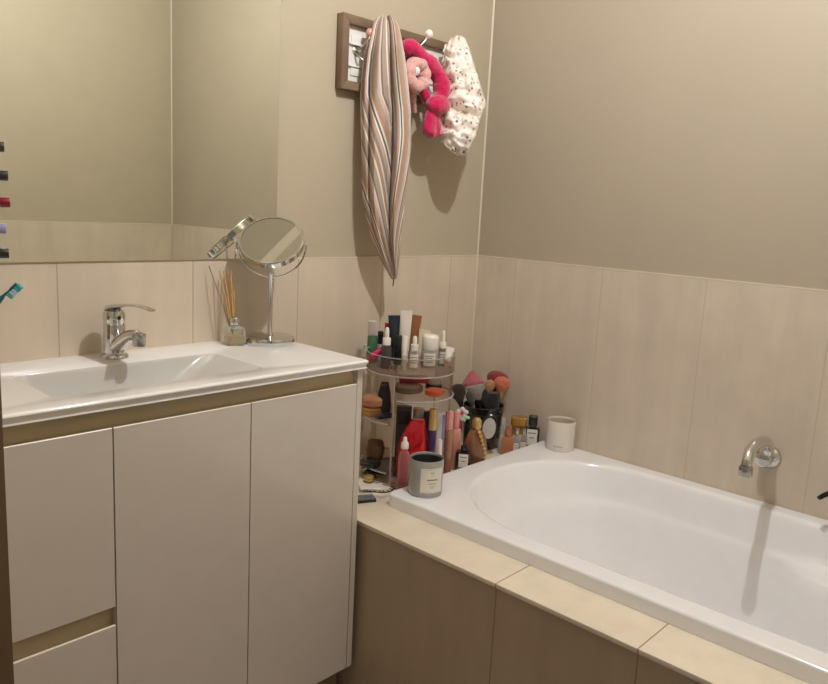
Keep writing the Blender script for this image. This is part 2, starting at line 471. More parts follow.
# ------------------------------------------------------------------ basin mixer
fx, fy = -1.304, -.060
fc = thing('basin_mixer_tap', 'chrome single-lever mixer tap behind the vanity basin', 'tap', (fx, fy, C))
b = nb(); lathe(b, [(0, 0), (.028, 0), (.0285, .004), (.026, .008), (.0215, .010)], 32); obj('base_ring', b, M_chrome, fc)
b = nb(); lathe(b, [(.0215, .008), (.0225, .02), (.0225, .07), (.0215, .078), (.0225, .080), (.0225, .094), (.020, .101), (.012, .105), (0, .106)], 32); obj('body', b, M_chrome, fc)
b = nb(); pts = catmull([(0, -.008, .022), (0, -.035, .040), (0, -.065, .056), (0, -.090, .062), (0, -.104, .060)], 6)
tube(b, pts, lambda t: .0175-.006*min(1, t*1.6), 18); sp = obj('spout', b, M_chrome, fc)
b = nb(); lathe(b, [(0, -.012), (.0125, -.012), (.0132, -.010), (.0132, .012), (.011, .014), (0, .014)], 24, M.Translation((0, -.108, .054))); obj('aerator', b, M_chrome2, sp)
b = nb(); pts = catmull([(0, .020, .094), (0, 0, .108), (0, -.035, .116), (0, -.075, .122), (0, -.125, .1245), (0, -.160, .122)], 6)
rings = []
for i, p in enumerate(pts):
    t = i/(len(pts)-1); w = lerp_tab([(0, .014), (.2, .020), (.5, .012), (.85, .009), (1, .008)], t); h = lerp_tab([(0, .004), (.2, .006), (.5, .0035), (1, .0025)], t)
    rings.append([p+V((w*math.copysign(abs(math.cos(a))**.7, math.cos(a)), 0, h*math.copysign(abs(math.sin(a))**.8, math.sin(a)))) for a in [2*PI*k/16 for k in range(16)]])
loft(b, rings); obj('lever', b, M_chrome, fc)
b = nb(); lathe(b, [(0, 0), (.004, 0), (.004, .002), (0, .002)], 12, M.Translation((0, -.0215, .088)) @ M.Rotation(PI/2, 4, 'X')); obj('indicator', b, mat('dark_plastic', '1d1c1c', .4), fc)

# ------------------------------------------------------------------ bath spout and lever
sx = thing('bath_spout', 'chrome swivel bath spout on the tiled wall over the bathtub', 'tap', (0, -1.003, .655), (0, 0, PI/2))
# local +y points into the room (-x)
RX = M.Rotation(-PI/2, 4, 'X')   # lathe axis z -> +y
b = nb(); lathe(b, [(0, .0003), (.032, .0003), (.032, .003), (.029, .008), (.022, .013), (.0185, .015)], 32, RX); obj('flange', b, M_chrome, sx)
b = nb(); lathe(b, [(.0185, .014), (.0190, .018), (.0190, .046), (.0175, .050), (.010, .052), (0, .052)], 28, RX); obj('boss', b, M_chrome, sx)
so = V((0, -1.003, .655)); si = M.Rotation(-PI/2, 3, 'Z')
sp_ = [si @ (on_x(qx, qy, xx)-so) for qx, qy, xx in ((768, 452, -.040), (769, 446, -.058), (765.5, 441, -.120), (757, 443, -.195), (750.3, 450.5, -.238), (747.4, 460, -.258), (746.3, 466, -.262))]
b = nb(); tube(b, catmull(sp_, 8), lambda t: .0135-.0015*t, 20); p_ = obj('pipe', b, M_chrome, sx)
e0 = sp_[-1]; b = nb(); lathe(b, [(0, -.024), (.0140, -.024), (.0158, -.021), (.0158, -.004), (.0140, 0), (.0115, .001)], 28, M.Translation(e0)); obj('aerator', b, M_chrome2, p_)
lv = thing('bath_mixer_lever', 'chrome lever tap with dark reflections coloured in at the right edge beside the bath spout', 'tap', (0, -1.205, .625), (0, 0, PI/2))
b = nb(); lathe(b, [(0, .0003), (.036, .0003), (.036, .003), (.030, .010), (.024, .013), (.0235, .05), (.020, .055), (0, .056)], 32, RX); obj('body', b, M_chrome, lv)
b = nb(); tube(b, catmull([(-.012, .045, .004), (.01, .058, .006), (.026, .075, .004), (.040, .092, -.004), (.047, .104, -.010)], 6), lambda t: .010-.0035*t, 14, flat=.7); obj('lever', b, mat('chrome_dark_reflections', '35322f', .12, metal=1.), lv)  # chrome lever, black reflections put into its dark colour
# ------------------------------------------------------------------ pedestal make-up mirror
b0 = on_z(271, 342.5, C); mmx, mmy = b0.x-.004, b0.y
mk = thing('makeup_mirror', 'round chrome pedestal make-up mirror standing at the end of the vanity', 'mirror', (mmx, mmy, C), (0, 0, -YAW))
# local x = to the right as seen, local -y = towards the viewer
b = nb(); lathe(b, [(0, 0), (.060, 0), (.0615, .002), (.0615, .013), (.060, .016), (.055, .018), (.012, .0195), (0, .0195)], 40); obj('base', b, M_chrome, mk)
b = nb(); lathe(b, [(.0085, .018), (.0085, .022), (.0056, .026), (.0056, .165), (.0075, .168), (.0075, .175), (0, .176)], 20); obj('pole', b, M_chrome, mk)
mc = zat(b0, 242)-C
R_ = .0785
b = nb(); arc = [((R_+.006)*math.cos(a), 0, mc+(R_+.006)*math.sin(a)) for a in [PI+PI*i/36 for i in range(37)]]
arc = [(x, y, max(z, mc-(R_+.006)*.86) if False else z) for x, y, z in arc]
tube(b, arc, .0022, 8); obj('yoke', b, M_chrome, mk)
for s in (-1, 1):
    b = nb(); lathe(b, [(0, -.004), (.0042, -.004), (.0042, .005), (.003, .006), (0, .006)], 12, M.Translation((s*(R_+.007), 0, mc)) @ M.Rotation(s*PI/2, 4, 'Y')); obj('pivot_knob', b, M_chrome, mk)
TL = M.Translation((0, 0, mc)) @ M.Rotation(PI/2-math.radians(46), 4, 'X')    # disc axis z -> towards viewer and up
b = nb(); lathe(b, [(R_-.006, .009), (R_-.002, .009), (R_, .007), (R_, -.007), (R_-.002, -.009), (R_-.006, -.009)], 56, TL); ho = obj('rim', b, M_chrome, mk)
b = nb(); lathe(b, [(0, .008), (R_-.005, .008), (R_-.005, -.008), (0, -.008)], 56, TL); obj('mirror_disc', b, mat('vanity_mirror', 'c9c8c0', .03, metal=1.), mk)

# ------------------------------------------------------------------ reed diffuser
d0 = on_z(234.5, 344.3, C)
rd = thing('reed_diffuser', 'clear glass reed diffuser with amber sticks beside the make-up mirror', 'diffuser', d0, (0, 0, facing(d0)+.25))
M_glass = clear('clear_glass', 'eef0ea', .14)
M_oil = clear('scented_oil', 'e3c98d', .30)
b = nb(); loft(b, [ring(a, a, z, 32, p=p) for a, z, p in ((.021, 0, 6), (.0228, .002, 6), (.0232, .034, 6), (.021, .041, 5), (.012, .045, 2.4), (.0095, .047, 2), (.0095, .053, 2))], cap1=False); obj('bottle', b, M_glass, rd)
b = nb(); loft(b, [ring(.0205, .0205, z, 32, p=6) for z in (.003, .022)]); obj('oil', b, M_oil, rd)
b = nb(); lathe(b, [(.0085, .049), (.0115, .049), (.0118, .050), (.0118, .064), (.0105, .066), (.006, .066), (.006, .050)], 24); obj('collar', b, M_chrome, rd)
M_reed = mat('reed', 'd2a566', .6, var=.08, vscale=80)
M_reed2 = mat('dark_reed', '8a6a45', .6, var=.08, vscale=80)
wt = M.Rotation(-rd.rotation_euler.z, 4, 'Z')
for tx, ty, yy in ((209, 266, -.03), (219.5, 271, -.015), (224, 271, -.004), (227.5, 270, .004), (231, 270, -.008), (234, 278, .004)):
    q = at_depth(tx, dep(d0)+yy, 0); q.z = 0
    zz = zat(d0, ty); a = d0 + V((0, 0, .012)); 
    # column tx at that height
    e = CAM + ray(tx, ty)*(dep(d0)+yy)
    la = V((.002*(tx-225)/10*-1, 0, .006)); le = wt @ (e-d0)
    b = nb(); tube(b, [la, la.lerp(le, .5), le], .0011 if tx == 209 else .0017, 8); obj('reed', b, M_reed2 if tx == 209 else M_reed, rd)

# ------------------------------------------------------------------ things at the left end of the vanity
tb0 = V((-1.592, -.125, C))
tum = thing('toothbrush_tumbler', 'dark red tumbler at the left end of the vanity, only its rim side showing', 'tumbler', tb0)
M_redc = mat('red_ceramic', '7d2226', .25)
b = nb(); lathe(b, [(0, 0), (.030, 0), (.032, .003), (.034, .105), (.0335, .107), (.032, .105), (.030, .006), (0, .006)], 32); obj('cup', b, M_redc, tum)
M_teal = mat('teal_plastic', '12586e', .3); M_br = mat('bristle_white', 'b9cfe0', .7); M_br2 = mat('bristle_teal', '3fa9a8', .7)
tip = CAM + ray(17, 284)*dep(tb0); nk = CAM + ray(1, 299)*dep(tb0); bt0 = tb0+V((-.018, .006, .010))
tbr = thing('toothbrush', 'teal toothbrush leaning out of the tumbler by the left edge', 'toothbrush', bt0)
a = V((0, 0, 0)); k1 = nk-bt0; k2 = tip-bt0
b = nb(); tube(b, catmull([a, a.lerp(k1, .55)+V((-.004, 0, .008)), k1, k1.lerp(k2, .5), k2], 8), lambda t: .0052 if t < .55 else (.0034 if t < .8 else .0046), 10, flat=.7); obj('handle', b, M_teal, tbr)
dn = (Rt*.75-Up*.65).normalized()
for i in range(5):
    c = k1.lerp(k2, .38+.15*i); b = nb(); tube(b, [c+dn*.002, c+dn*.012], .0038, 8); obj('bristle_tuft', b, M_br if i in (1, 2) else M_br2, tbr)

rp0 = V((-1.592, -.052, C))
rk = thing('bottle_rack', 'slim upright rack of little bottles at the left edge against the mirror', 'rack', rp0, (0, 0, -YAW+.5))
M_rack = mat('rack_plastic', '3b322b', .4)
b = nb(); box(b, -.055, .020, -.030, .030, 0, .010, bev=.002); obj('base', b, M_rack, rk)
for sx_ in (-.045, .004):
    b = nb(); box(b, sx_-.004, sx_+.004, -.005, .005, .010, .50, bev=.001); obj('post', b, M_rack, rk)
cols = [('b8923c', '3a2e16', 'amber bottle with a gold band on the rack, topmost of the column', 143, 4), ('55433a', '2c2421', 'dark brown bottle with a smoky cap on the rack', 172.5, 8),
        ('c2494f', '7e0f1c', 'red mottled bottle with a dark red cap on the rack', 200, 10), ('b9b3cf', '8d86ad', 'lavender bottle with a lilac cap on the rack', 227, 6), ('4a4038', '15120f', 'black capped bottle on the rack, lowest of the column', 252.5, 9)]
rr_ = M.Rotation(-YAW+.5, 4, 'Z')
for i, (c1, c2, lab, py, pxe) in enumerate(cols):
    zc = zat(rp0, py)
    b = nb(); box(b, -.045, .004, -.0035, .0035, zc-C-.0145, zc-C-.0115); obj('shelf_bar', b, M_rack, rk)
    ex = (CAM + ray(pxe, py)*dep(rp0)-rp0); lx = (rr_.inverted() @ ex).x
    o = thing('small_bottle', lab, 'bottle', V((rp0.x, rp0.y, zc)) + rr_ @ V((lx-.050, -.0, 0)), (0, 0, -YAW+.5), 'little bottles on the rack')
    RY = M.Rotation(PI/2, 4, 'Y')
    b = nb(); lathe(b, [(0, 0), (.0105, 0), (.0115, .002), (.0115, .024), (.008, .029), (.006, .030), (0, .030)], 20, RY); obj('body', b, mat('lacquer_'+c1, c1, .2, coat=.4, var=.15, vscale=140), o)
    b = nb(); lathe(b, [(0, .029), (.0072, .029), (.0072, .033), (.0095, .034), (.0095, .048), (.0085, .050), (0, .050)], 20, RY); obj('cap', b, mat('cap_'+c2, c2, .3), o)

# ------------------------------------------------------------------ framed hook rack
M_frame = mat('frame_wood', '7d6853', .5, var=.12, vscale=30)
M_panel = mat('panel_white', 'e9e5de', .4)
M_knob = mat('knob_ceramic', 'f3ebe2', .15, coat=.5)
M_knobp = mat('knob_pink', 'd59a8a', .15, coat=.5)
M_iron = mat('hook_metal', 'b9b3a8', .3, metal=.9)
FX0, FX1, FZ0, FZ1 = -.655, -.205, 1.548, 1.738
hr = thing('hook_rack', 'brown framed white panel with ceramic knob hooks on the wall', 'coat rack', (FX0, .0055, FZ0))
fw, fh = FX1-FX0, FZ1-FZ0
def fbar(p):
    b = nb(); n = len(p); loft(b, [[V((x, y, z)) for x, z in p] for y in (-.0005, -.026)])
    bmesh.ops.recalc_face_normals(b, faces=b.faces)
    bmesh.ops.bevel(b, geom=list(b.edges), offset=.0012, segments=2, affect='EDGES', profile=.5)
    return b
w_ = .023
for p in ([(0, 0), (fw, 0), (fw-w_, w_), (w_, w_)], [(0, fh), (w_, fh-w_), (fw-w_, fh-w_), (fw, fh)], [(0, 0), (w_, w_), (w_, fh-w_), (0, fh)], [(fw, 0), (fw, fh), (fw-w_, fh-w_), (fw-w_, w_)]):
    obj('frame_bar', fbar(p), M_frame, hr)
b = nb(); box(b, w_-.004, fw-w_+.004, -.010, -.0005, w_-.004, fh-w_+.004)
for k in range(4):          # moulded plaques in the panel
    x0 = w_+.012+k*.098
    if x0+.085 < fw-w_:
        for z0, z1 in ((.040, .062), (.062, .066), (.118, .122), (.122, .144)):
            box(b, x0+(0 if z1-z0 < .01 else .008), x0+.082-(0 if z1-z0 < .01 else .008), -.0135 if z1-z0 > .01 else -.018, -.009, z0, z1, bev=.0012)
obj('panel', b, M_panel, hr)
hb = V((FX0, .0055, FZ0))
def hook(px_up, py_up, px_dn, py_dn, yu, ydn, mu, md, root):
    e1 = on_y(px_up, py_up, yu)-hb; e2 = on_y(px_dn, py_dn, ydn)-hb
    r_ = V((root, -.010, .105))
    b = nb(); lathe(b, [(0, .0), (.011, .0), (.011, .003), (.006, .006), (0, .006)], 20, M.Translation(r_) @ M.Rotation(PI/2, 4, 'X'))
    tube(b, catmull([r_, r_+V((0, -.022, .004)), r_.lerp(e1, .7)+V((0, -.012, -.004)), e1], 8), .0028, 10)
    tube(b, catmull([r_, r_+V((0, -.018, -.018)), r_.lerp(e2, .7)+V((0, -.010, -.012)), e2], 8), .0028, 10)
    o = obj('hook', b, M_iron, hr)
    for e, mm, r in ((e1, mu, .0125), (e2, md, .0125)):
        b = nb(); blob(b, e, (r, r*.9, r), 20, 12); obj('knob', b, mm, o)
hook(370, 33, 376, 66, -.040, -.045, M_knobp, M_knob, .060)
hook(429, 34, 416, 71, -.062, -.108, M_knob, M_knob, .225)
hook(457, 44, 450, 72, -.060, -.060, M_knob, M_knob, .375)

# ------------------------------------------------------------------ striped towel hung from the first hooks
def cloth_mat():
    mt, nt, b_ = newmat('striped_cotton'); N, L = nt.nodes.new, nt.links.new
    uv = N('ShaderNodeUVMap'); uv.uv_map = 'weave'
    sp = N('ShaderNodeSeparateXYZ'); L(uv.outputs[0], sp.inputs[0])
    fr = N('ShaderNodeMath'); fr.operation = 'FRACT'; L(sp.outputs[0], fr.inputs[0])
    rp = N('ShaderNodeValToRGB'); rp.color_ramp.interpolation = 'CONSTANT'
    seq = [(0, 'a89888'), (.10, 'e5d9cb'), (.15, 'a58a78'), (.25, 'd6c6b8'), (.30, '8d8780'), (.38, 'c3a294'), (.47, 'ece2d6'), (.51, '5d666c'), (.56, 'e0d3c4'), (.61, 'b08a70'), (.71, 'a99a8c'), (.79, 'cdb0a5'), (.87, 'ddd0c2'), (.91, '7f766e'), (.96, 'ab9888')]
    els = rp.color_ramp.elements
    els[0].position = 0; els[0].color = srgb(seq[0][1]); els[1].position = seq[1][0]; els[1].color = srgb(seq[1][1])
    for p, c in seq[2:]:
        e = els.new(p); e.color = srgb(c)
    L(fr.outputs[0], rp.inputs[0])
    tc = N('ShaderNodeTexCoord'); nz = N('ShaderNodeTexNoise'); nz.inputs['Scale'].default_value = 600; L(tc.outputs['Object'], nz.inputs['Vector'])
    mx = N('ShaderNodeMix'); mx.data_type = 'RGBA'; mx.blend_type = 'OVERLAY'; mx.inputs[0].default_value = .35
    L(rp.outputs['Color'], mx.inputs[6]); L(nz.outputs['Fac'], mx.inputs[7]); L(mx.outputs[2], b_.inputs['Base Color'])
    b_.inputs['Roughness'].default_value = .9; b_.inputs['Sheen Weight'].default_value = .2; b_.inputs['Specular IOR Level'].default_value = .1
    bp = N('ShaderNodeBump'); bp.inputs['Strength'].default_value = .5; bp.inputs['Distance'].default_value = .001; L(nz.outputs['Fac'], bp.inputs['Height']); L(bp.outputs['Normal'], b_.inputs['Normal'])
    return mt
M_cloth = cloth_mat()
F0 = V((Fw.x, Fw.y, 0)).normalized()
def drape(tab, depth, folds, yback, stripe, rows=90, n=44):
    """cloth column: tab = (photo row, left, right) outline measured on the plane the cloth hangs in"""
    bm = nb(); uvl = bm.loops.layers.uv.new('weave')
    y0, y1 = tab[0][0], tab[-1][0]; rings = []; UV = []
    for i in range(rows+1):
        v = i/rows; py = y0+(y1-y0)*v
        l = lerp_tab([(a, b) for a, b, c in tab], py); r = lerp_tab([(a, c) for a, b, c in tab], py)
        dm = depth(v); yb = yback(v)
        mid = on_y((l+r)/2, py, yb-dm*.5); hwv = wid(mid, (r-l)/2)
        A = mid-R0*hwv; B = mid+R0*hwv
        rg = []; us = []
        for k in range(n):
            t = 2*PI*k/n; u = .5-.5*math.cos(t); s = math.sin(t)
            if s >= -1e-6:    # front
                d = dm*(max(0, s)**.55)*(.45+.55*folds(u, v))+.0035
            else:
                d = -dm*.35*(-s)
            p = A.lerp(B, u) - F0*(d-dm*.45); p.y = min(p.y, -.0015)
            rg.append(p); us.append((stripe(u, v, s), v))
        rings.append(rg); UV.append(us)
    R_ = [[bm.verts.new(p) for p in r] for r in rings]
    for i in range(rows):
        for k in range(n):
            j = (k+1) % n
            f = bm.faces.new((R_[i][k], R_[i][j], R_[i+1][j], R_[i+1][k]))
            for lp, (a, b_) in zip(f.loops, ((i, k), (i, j), (i+1, j), (i+1, k))): lp[uvl].uv = UV[a][b_]
    bm.faces.new(R_[0][::-1]); bm.faces.new(R_[-1])
    return bm
def ridge(x, c, w): return math.exp(-((x-c)/w)**2)
def folds(u, v):
    f = .55*ridge(u, .34-.06*v, .17)+.75*ridge(u, .80-.10*v, .13)+.35*ridge(u, .10, .07)
    f -= .85*ridge(u, .62+.06*v, .040) + .25*ridge(u, .19-.03*v, .03)+.3*ridge(u, .46, .025)*(1-v)
    f += .16*math.sin(u*23+3*v)+.08*math.sin(u*41-5*v)
    return max(-.3, min(1.2, f))
def stripe(u, v, s):
    div = .62+.05*v
    low = max(0, v-.30)
    if u < div: return 1.55*u - low*1.9 + .10*math.sin(v*5+u*3) + .2
    return 1.5*u + .35 + max(0, v-.45)*1.2 - .9*v*(1-u) + .06*math.sin(v*7)
tab = [(16, 379, 392), (19, 375, 396), (26, 371.5, 399.5), (38, 369, 402), (55, 365, 405), (80, 362, 408), (110, 360.5, 411), (150, 361, 410), (180, 361, 407.5), (200, 362, 405), (220, 366, 402.5), (240, 371.5, 400.5), (258, 379, 399.5), (272, 387, 398.5), (279, 391, 396.5)]
tw = thing('striped_towel', 'long striped cotton towel hanging in a point from the hook rack', 'towel', (0, 0, 0))
obj('cloth', drape(tab, lambda v: lerp_tab([(0, .030), (.12, .070), (.5, .080), (.8, .065), (1, .016)], v), folds, lambda v: lerp_tab([(0, -.046), (.08, -.050), (.3, -.052), (1, -.075)], v), stripe), M_cloth, tw, ang=80)
tab2 = [(42, 367, 374), (50, 364.5, 376), (70, 362, 376), (95, 360, 378), (125, 360.5, 378), (160, 361.5, 376)]
obj('inner_fold', drape(tab2, lambda v: .018, lambda u, v: .5+.5*math.sin(u*14), lambda v: -.034, lambda u, v, s: 1.0*u+.55, rows=40, n=24), M_cloth, tw, ang=80)
e = on_y(393.3, 277, -.083)
b = nb(); tube(b, [e+V((0, 0, .004)), e+V((.0008, -.001, -.012)), e+V((0, 0, -.026))], .0018, 8); obj('hanging_loop', b, mat('loop_cord', '5c4c40', .8), tw)

# ------------------------------------------------------------------ plush headbands and shower cap
def plush(name, c):
    return mat(name, c, .95, spec=.1, var=.16, vscale=220, bump=1., bscale=420, sheen=.6)
M_hot = plush('hot_pink_plush', 'd61f5c'); M_lp = plush('light_pink_plush', 'edb4ac')
def P_(px, py, y): return on_y(px, py, y)
hbn = thing('plush_headband', 'hot pink plush headband with a bow, hung on the hook rack', 'headband', (0, 0, 0))
def fuzz(bm, amp=.0022, fr=130):
    for v in bm.verts:
        n = v.co*fr; v.co += V((mnoise.noise(n), mnoise.noise(n+V((7, 3, 1))), mnoise.noise(n+V((1, 9, 5)))))*amp
    return bm
pp = catmull([P_(404, 50, -.045), P_(412, 48, -.062), P_(423, 60, -.070), P_(434, 70, -.078), P_(441, 82, -.088), P_(441, 94, -.092), P_(434, 104, -.09)], 10)
b = nb(); tube(b, pp, lambda t: .024+.004*math.sin(t*PI)+.003*math.sin(t*19), 22, flat=.85); fuzz(b); obj('band', b, M_hot, hbn)
pp = catmull([P_(408, 58, -.040), P_(418, 75, -.050), P_(424, 92, -.055), P_(430, 106, -.07)], 10)
b = nb(); tube(b, pp, lambda t: .017+.002*math.sin(t*19), 18, flat=.7); fuzz(b); obj('back_band', b, M_hot, hbn)
Mr = M.Rotation(-.12, 3, 'Y')
b = nb(); blob(b, P_(438, 105, -.108), (.041, .030, .027), 36, 22, M3=Mr); fuzz(b, .003, 90); obj('bow_loop', b, M_hot, hbn)
b = nb(); c0 = P_(433, 109, -.100); c1 = P_(432, 136, -.094)
rings = []
for i in range(15):
    t = i/14; c = c0.lerp(c1, t); w = lerp_tab([(0, .020), (.3, .028), (.75, .037), (.93, .036), (1, .026)], t); d = lerp_tab([(0, .014), (.5, .018), (.9, .02), (1, .012)], t)
    rings.append([c+V((w*math.cos(a), d*math.sin(a)*(1-.45*max(0, -math.sin(a))*ridge(math.cos(a), .1, .25)*t), .006*math.cos(2*a)*t)) for a in [2*PI*k/32 for k in range(32)]])
loft(b, rings); fuzz(b, .0025, 100); obj('bow_tail', b, M_hot, hbn)

scb = thing('plush_scrunchie', 'pale pink plush scrunchie looped over a white hook knob', 'scrunchie', (0, 0, 0))
kc = P_(416.5, 75, -.098)
b = nb(); up_ = (V((0, 0, 1))); sd = (Rt-V((0, 0, Rt.z))).normalized()*.6+V((1, 0, 0))*.4
loop = [kc+V((.030*math.cos(a)*.95, -.002*math.cos(a), .0305*math.sin(a))) for a in [2*PI*i/48 for i in range(49)]]
loop = loop[:-1]
rings = []
for i, p in enumerate(loop):
    a = 2*PI*i/48; rad = V((math.cos(a), 0, math.sin(a))); w = .0165+.0014*math.sin(a*7)+.0012*mnoise.noise(V((a*3, 1, 1)))
    rings.append([p+rad*math.cos(t)*w+V((0, -1, 0))*math.sin(t)*w*1.25 for t in [2*PI*k/18 for k in range(18)]])
rings.append(rings[0]); loft(b, rings, True, False, False); bmesh.ops.remove_doubles(b, verts=b.verts, dist=1e-6); fuzz(b, .0016, 150); obj('ring', b, M_lp, scb)
b = nb(); tube(b, catmull([P_(411, 86, -.074), P_(412, 97, -.070), P_(413, 105, -.066), P_(414, 112, -.062)], 8), lambda t: .018-.009*t, 16, flat=.6); fuzz(b, .0016, 150); obj('tail', b, M_lp, scb)

def cap_mat():
    mt, nt, b_ = newmat('dotted_vinyl'); N, L = nt.nodes.new, nt.links.new
    tc = N('ShaderNodeTexCoord'); vo = N('ShaderNodeTexVoronoi'); vo.inputs['Scale'].default_value = 62; L(tc.outputs['Object'], vo.inputs['Vector'])
    lt = N('ShaderNodeMapRange'); lt.inputs['From Min'].default_value = .22; lt.inputs['From Max'].default_value = .28; lt.inputs['To Min'].default_value = 1; lt.inputs['To Max'].default_value = 0; L(vo.outputs['Distance'], lt.inputs['Value'])
    sp = N('ShaderNodeSeparateColor'); L(vo.outputs['Color'], sp.inputs[0])
    rp = N('ShaderNodeValToRGB'); rp.color_ramp.interpolation = 'CONSTANT'; e = rp.color_ramp.elements
    e[0].color = srgb('a5606a'); e[1].position = .25; e[1].color = srgb('b98a66')
    for p, c in ((.42, 'e0a0a8'), (.6, '6f2c3c'), (.75, '9aa39a'), (.88, 'c87a86')): k = e.new(p); k.color = srgb(c)
    L(sp.outputs[0], rp.inputs[0])
    mx = N('ShaderNodeMix'); mx.data_type = 'RGBA'; L(lt.outputs['Result'], mx.inputs[0]); mx.inputs[6].default_value = srgb('efe6da'); L(rp.outputs[0], mx.inputs[7])
    L(mx.outputs[2], b_.inputs['Base Color']); b_.inputs['Roughness'].default_value = .32; b_.inputs['Coat Weight'].default_value = .25; b_.inputs['Coat Roughness'].default_value = .2
    return mt
M_cap = cap_mat()
scp = thing('shower_cap', 'white shower cap with tiny coloured dots hanging from the right end of the hook rack', 'shower cap', (0, 0, 0))
ctab = [(37, 455, 461), (39, 451, 465), (45, 446.5, 468.5), (55, 444, 471.5), (70, 444, 476), (85, 445, 480.5), (97, 444, 484.5), (104, 443.5, 486), (112, 443.5, 482.5), (124, 444, 479), (136, 441.5, 476), (146, 444, 471), (152, 450, 468), (156, 456, 464)]
b = nb(); rings = []; edge = []; rows, n = 70, 64
for i in range(rows+1):
    v = i/rows; py = 37+119*v
    l = lerp_tab([(a, q) for a, q, c in ctab], py); r = lerp_tab([(a, c) for a, q, c in ctab], py)
    dm = .010+.042*math.sin(PI*min(1, v*.97+.02))**.6
    yc = -.050-dm*.6-.075*v
    mid = on_y((l+r)/2, py, yc); hwv = wid(mid, (r-l)/2); A = mid-R0*hwv; B = mid+R0*hwv
    edge.append(A.copy())
    rg = []
    for k in range(n):
        t = 2*PI*k/n; u = .5-.5*math.cos(t); s = math.sin(t)
        gat = ridge(u, .0, .28)*.5+.12                              # gathered side next to the elastic
        wr = gat*.024*math.sin(v*62+4*mnoise.noise(V((u*4, v*9, 2))))+.014*mnoise.noise(V((u*5, v*11, s)))+.016*abs(mnoise.noise(V((u*9+v*14, v*19, s+3))))
        wr -= .038*ridge(v, .64+.10*(u-.5), .035)*(1 if s > 0 else 0)*(.4+.6*ridge(u, .35, .4)) + .016*ridge(v, .42-.14*u, .03)*(1 if s > 0 else 0)
        p = A.lerp(B, u); d = dm*math.copysign(abs(s)**.75, s)*(1 if s > 0 else .8)
        p = p - F0*(d+wr*(abs(s)**.6)*(1 if s > 0 else -1)); p.z += .003*mnoise.noise(V((u*6, v*12, s+8)))
        p.y = min(p.y, -.003); p.x = min(p.x, -.004)
        rg.append(p)
    rings.append(rg)
loft(b, rings); obj('cap_body', b, M_cap, scp, ang=80)
b = nb(); ep = [edge[q]+V((.003*math.sin(q*1.3), 0, 0)) for q in range(5, 64, 3)]
tube(b, catmull(ep, 6), lambda t: .0042+.0018*math.sin(t*120), 10); obj('elastic_edge', b, M_cap, scp)
kn = on_y(450, 72, -.060)
b = nb(); tube(b, [kn+V((.016*math.cos(a), .006, .016*math.sin(a)-.004)) for a in [2*PI*i/24 for i in range(25)]], .0015, 8, cap=False); obj('hanging_loop', b, mat('loop_cord', '5c4c40', .8), scp)
# ------------------------------------------------------------------ candles on the bath rim
def candle(p, r, h, glassm, waxm, lab, labhalf, lz0, lz1, text, fill):
    o = thing('jar_candle', lab, 'candle', p, (0, 0, facing(p)))
    b = nb(); lathe(b, [(0, 0), (r-.004, 0), (r-.001, .0015), (r, .006), (r, h-.002), (r-.001, h), (r-.0025, h-.001), (r-.003, h-.004), (r-.003, .012), (0, .012)], 48); obj('jar', b, glassm, o)
    b = nb(); lathe(b, [(0, fill-.001), (.01, fill-.001), (r-.008, fill), (r-.0036, fill+.002), (r-.0040, h-.010), (r-.0034, h-.006), (r-.0031, h-.010), (r-.0032, .013), (0, .013)], 40); wx = obj('wax', b, waxm, o)
    b = nb(); tube(b, [(0, 0, fill-.004), (.001, 0, fill+.004), (.0025, .001, fill+.009)], .001, 8); obj('wick', b, mat('wick', '241f1c', .8), wx)
    if lz1:
        b = nb(); arc_label(b, r, lz0, lz1, labhalf[1]-labhalf[0] if False else labhalf, at=-PI/2+text[0]); lb = obj('paper_label', b, mat('label_paper', 'ded9cb', .6), o)
        b = nb()
        for zz, hw, tk in text[1]: arc_label(b, r+.0004, zz, zz+tk, hw, n=10, at=-PI/2+text[0], thick=.0002)
        obj('print', b, mat('label_ink', '8d867c', .6), lb)
    return o
M_gjar = mat('grey_glass', '9c9b95', .12, coat=.4)
M_gwax = mat('dark_wax', '2b2f2b', .35)
p = on_z(425, 492.3, RIM)
candle(p, wid(p, 34)/2, .0945, M_gjar, M_gwax, 'grey glass jar candle with a cream paper label on the near bath corner', .70, .014, .077,
       (.40, [(.0165, .68, .0005), (.0742, .68, .0005), (.066, .14, .0016), (.060, .07, .001), (.0465, .33, .0035), (.0375, .26, .0016), (.031, .17, .0012), (.027, .10, .0012)]), .058)
p = on_z(561.5, 447.5, RIM); p.x = min(p.x, -.0475)
wc = candle(p, wid(p, 28)/2, .092, mat('white_jar', 'ddd5cb', .25, coat=.3), mat('pale_wax', 'b3a491', .5), 'white jar candle in the far bath corner against the right wall', .3, 0, 0, None, .070)
b = nb()
for k, a in enumerate((-.42, -.34, -.26, -.15, -.08, .0, .10, .18)): arc_label(b, wid(p, 28)/2, .0150, .0185, .024, n=3, at=-PI/2+a, thick=.0003)
obj('print', b, mat('label_ink', '8d867c', .6), wc)

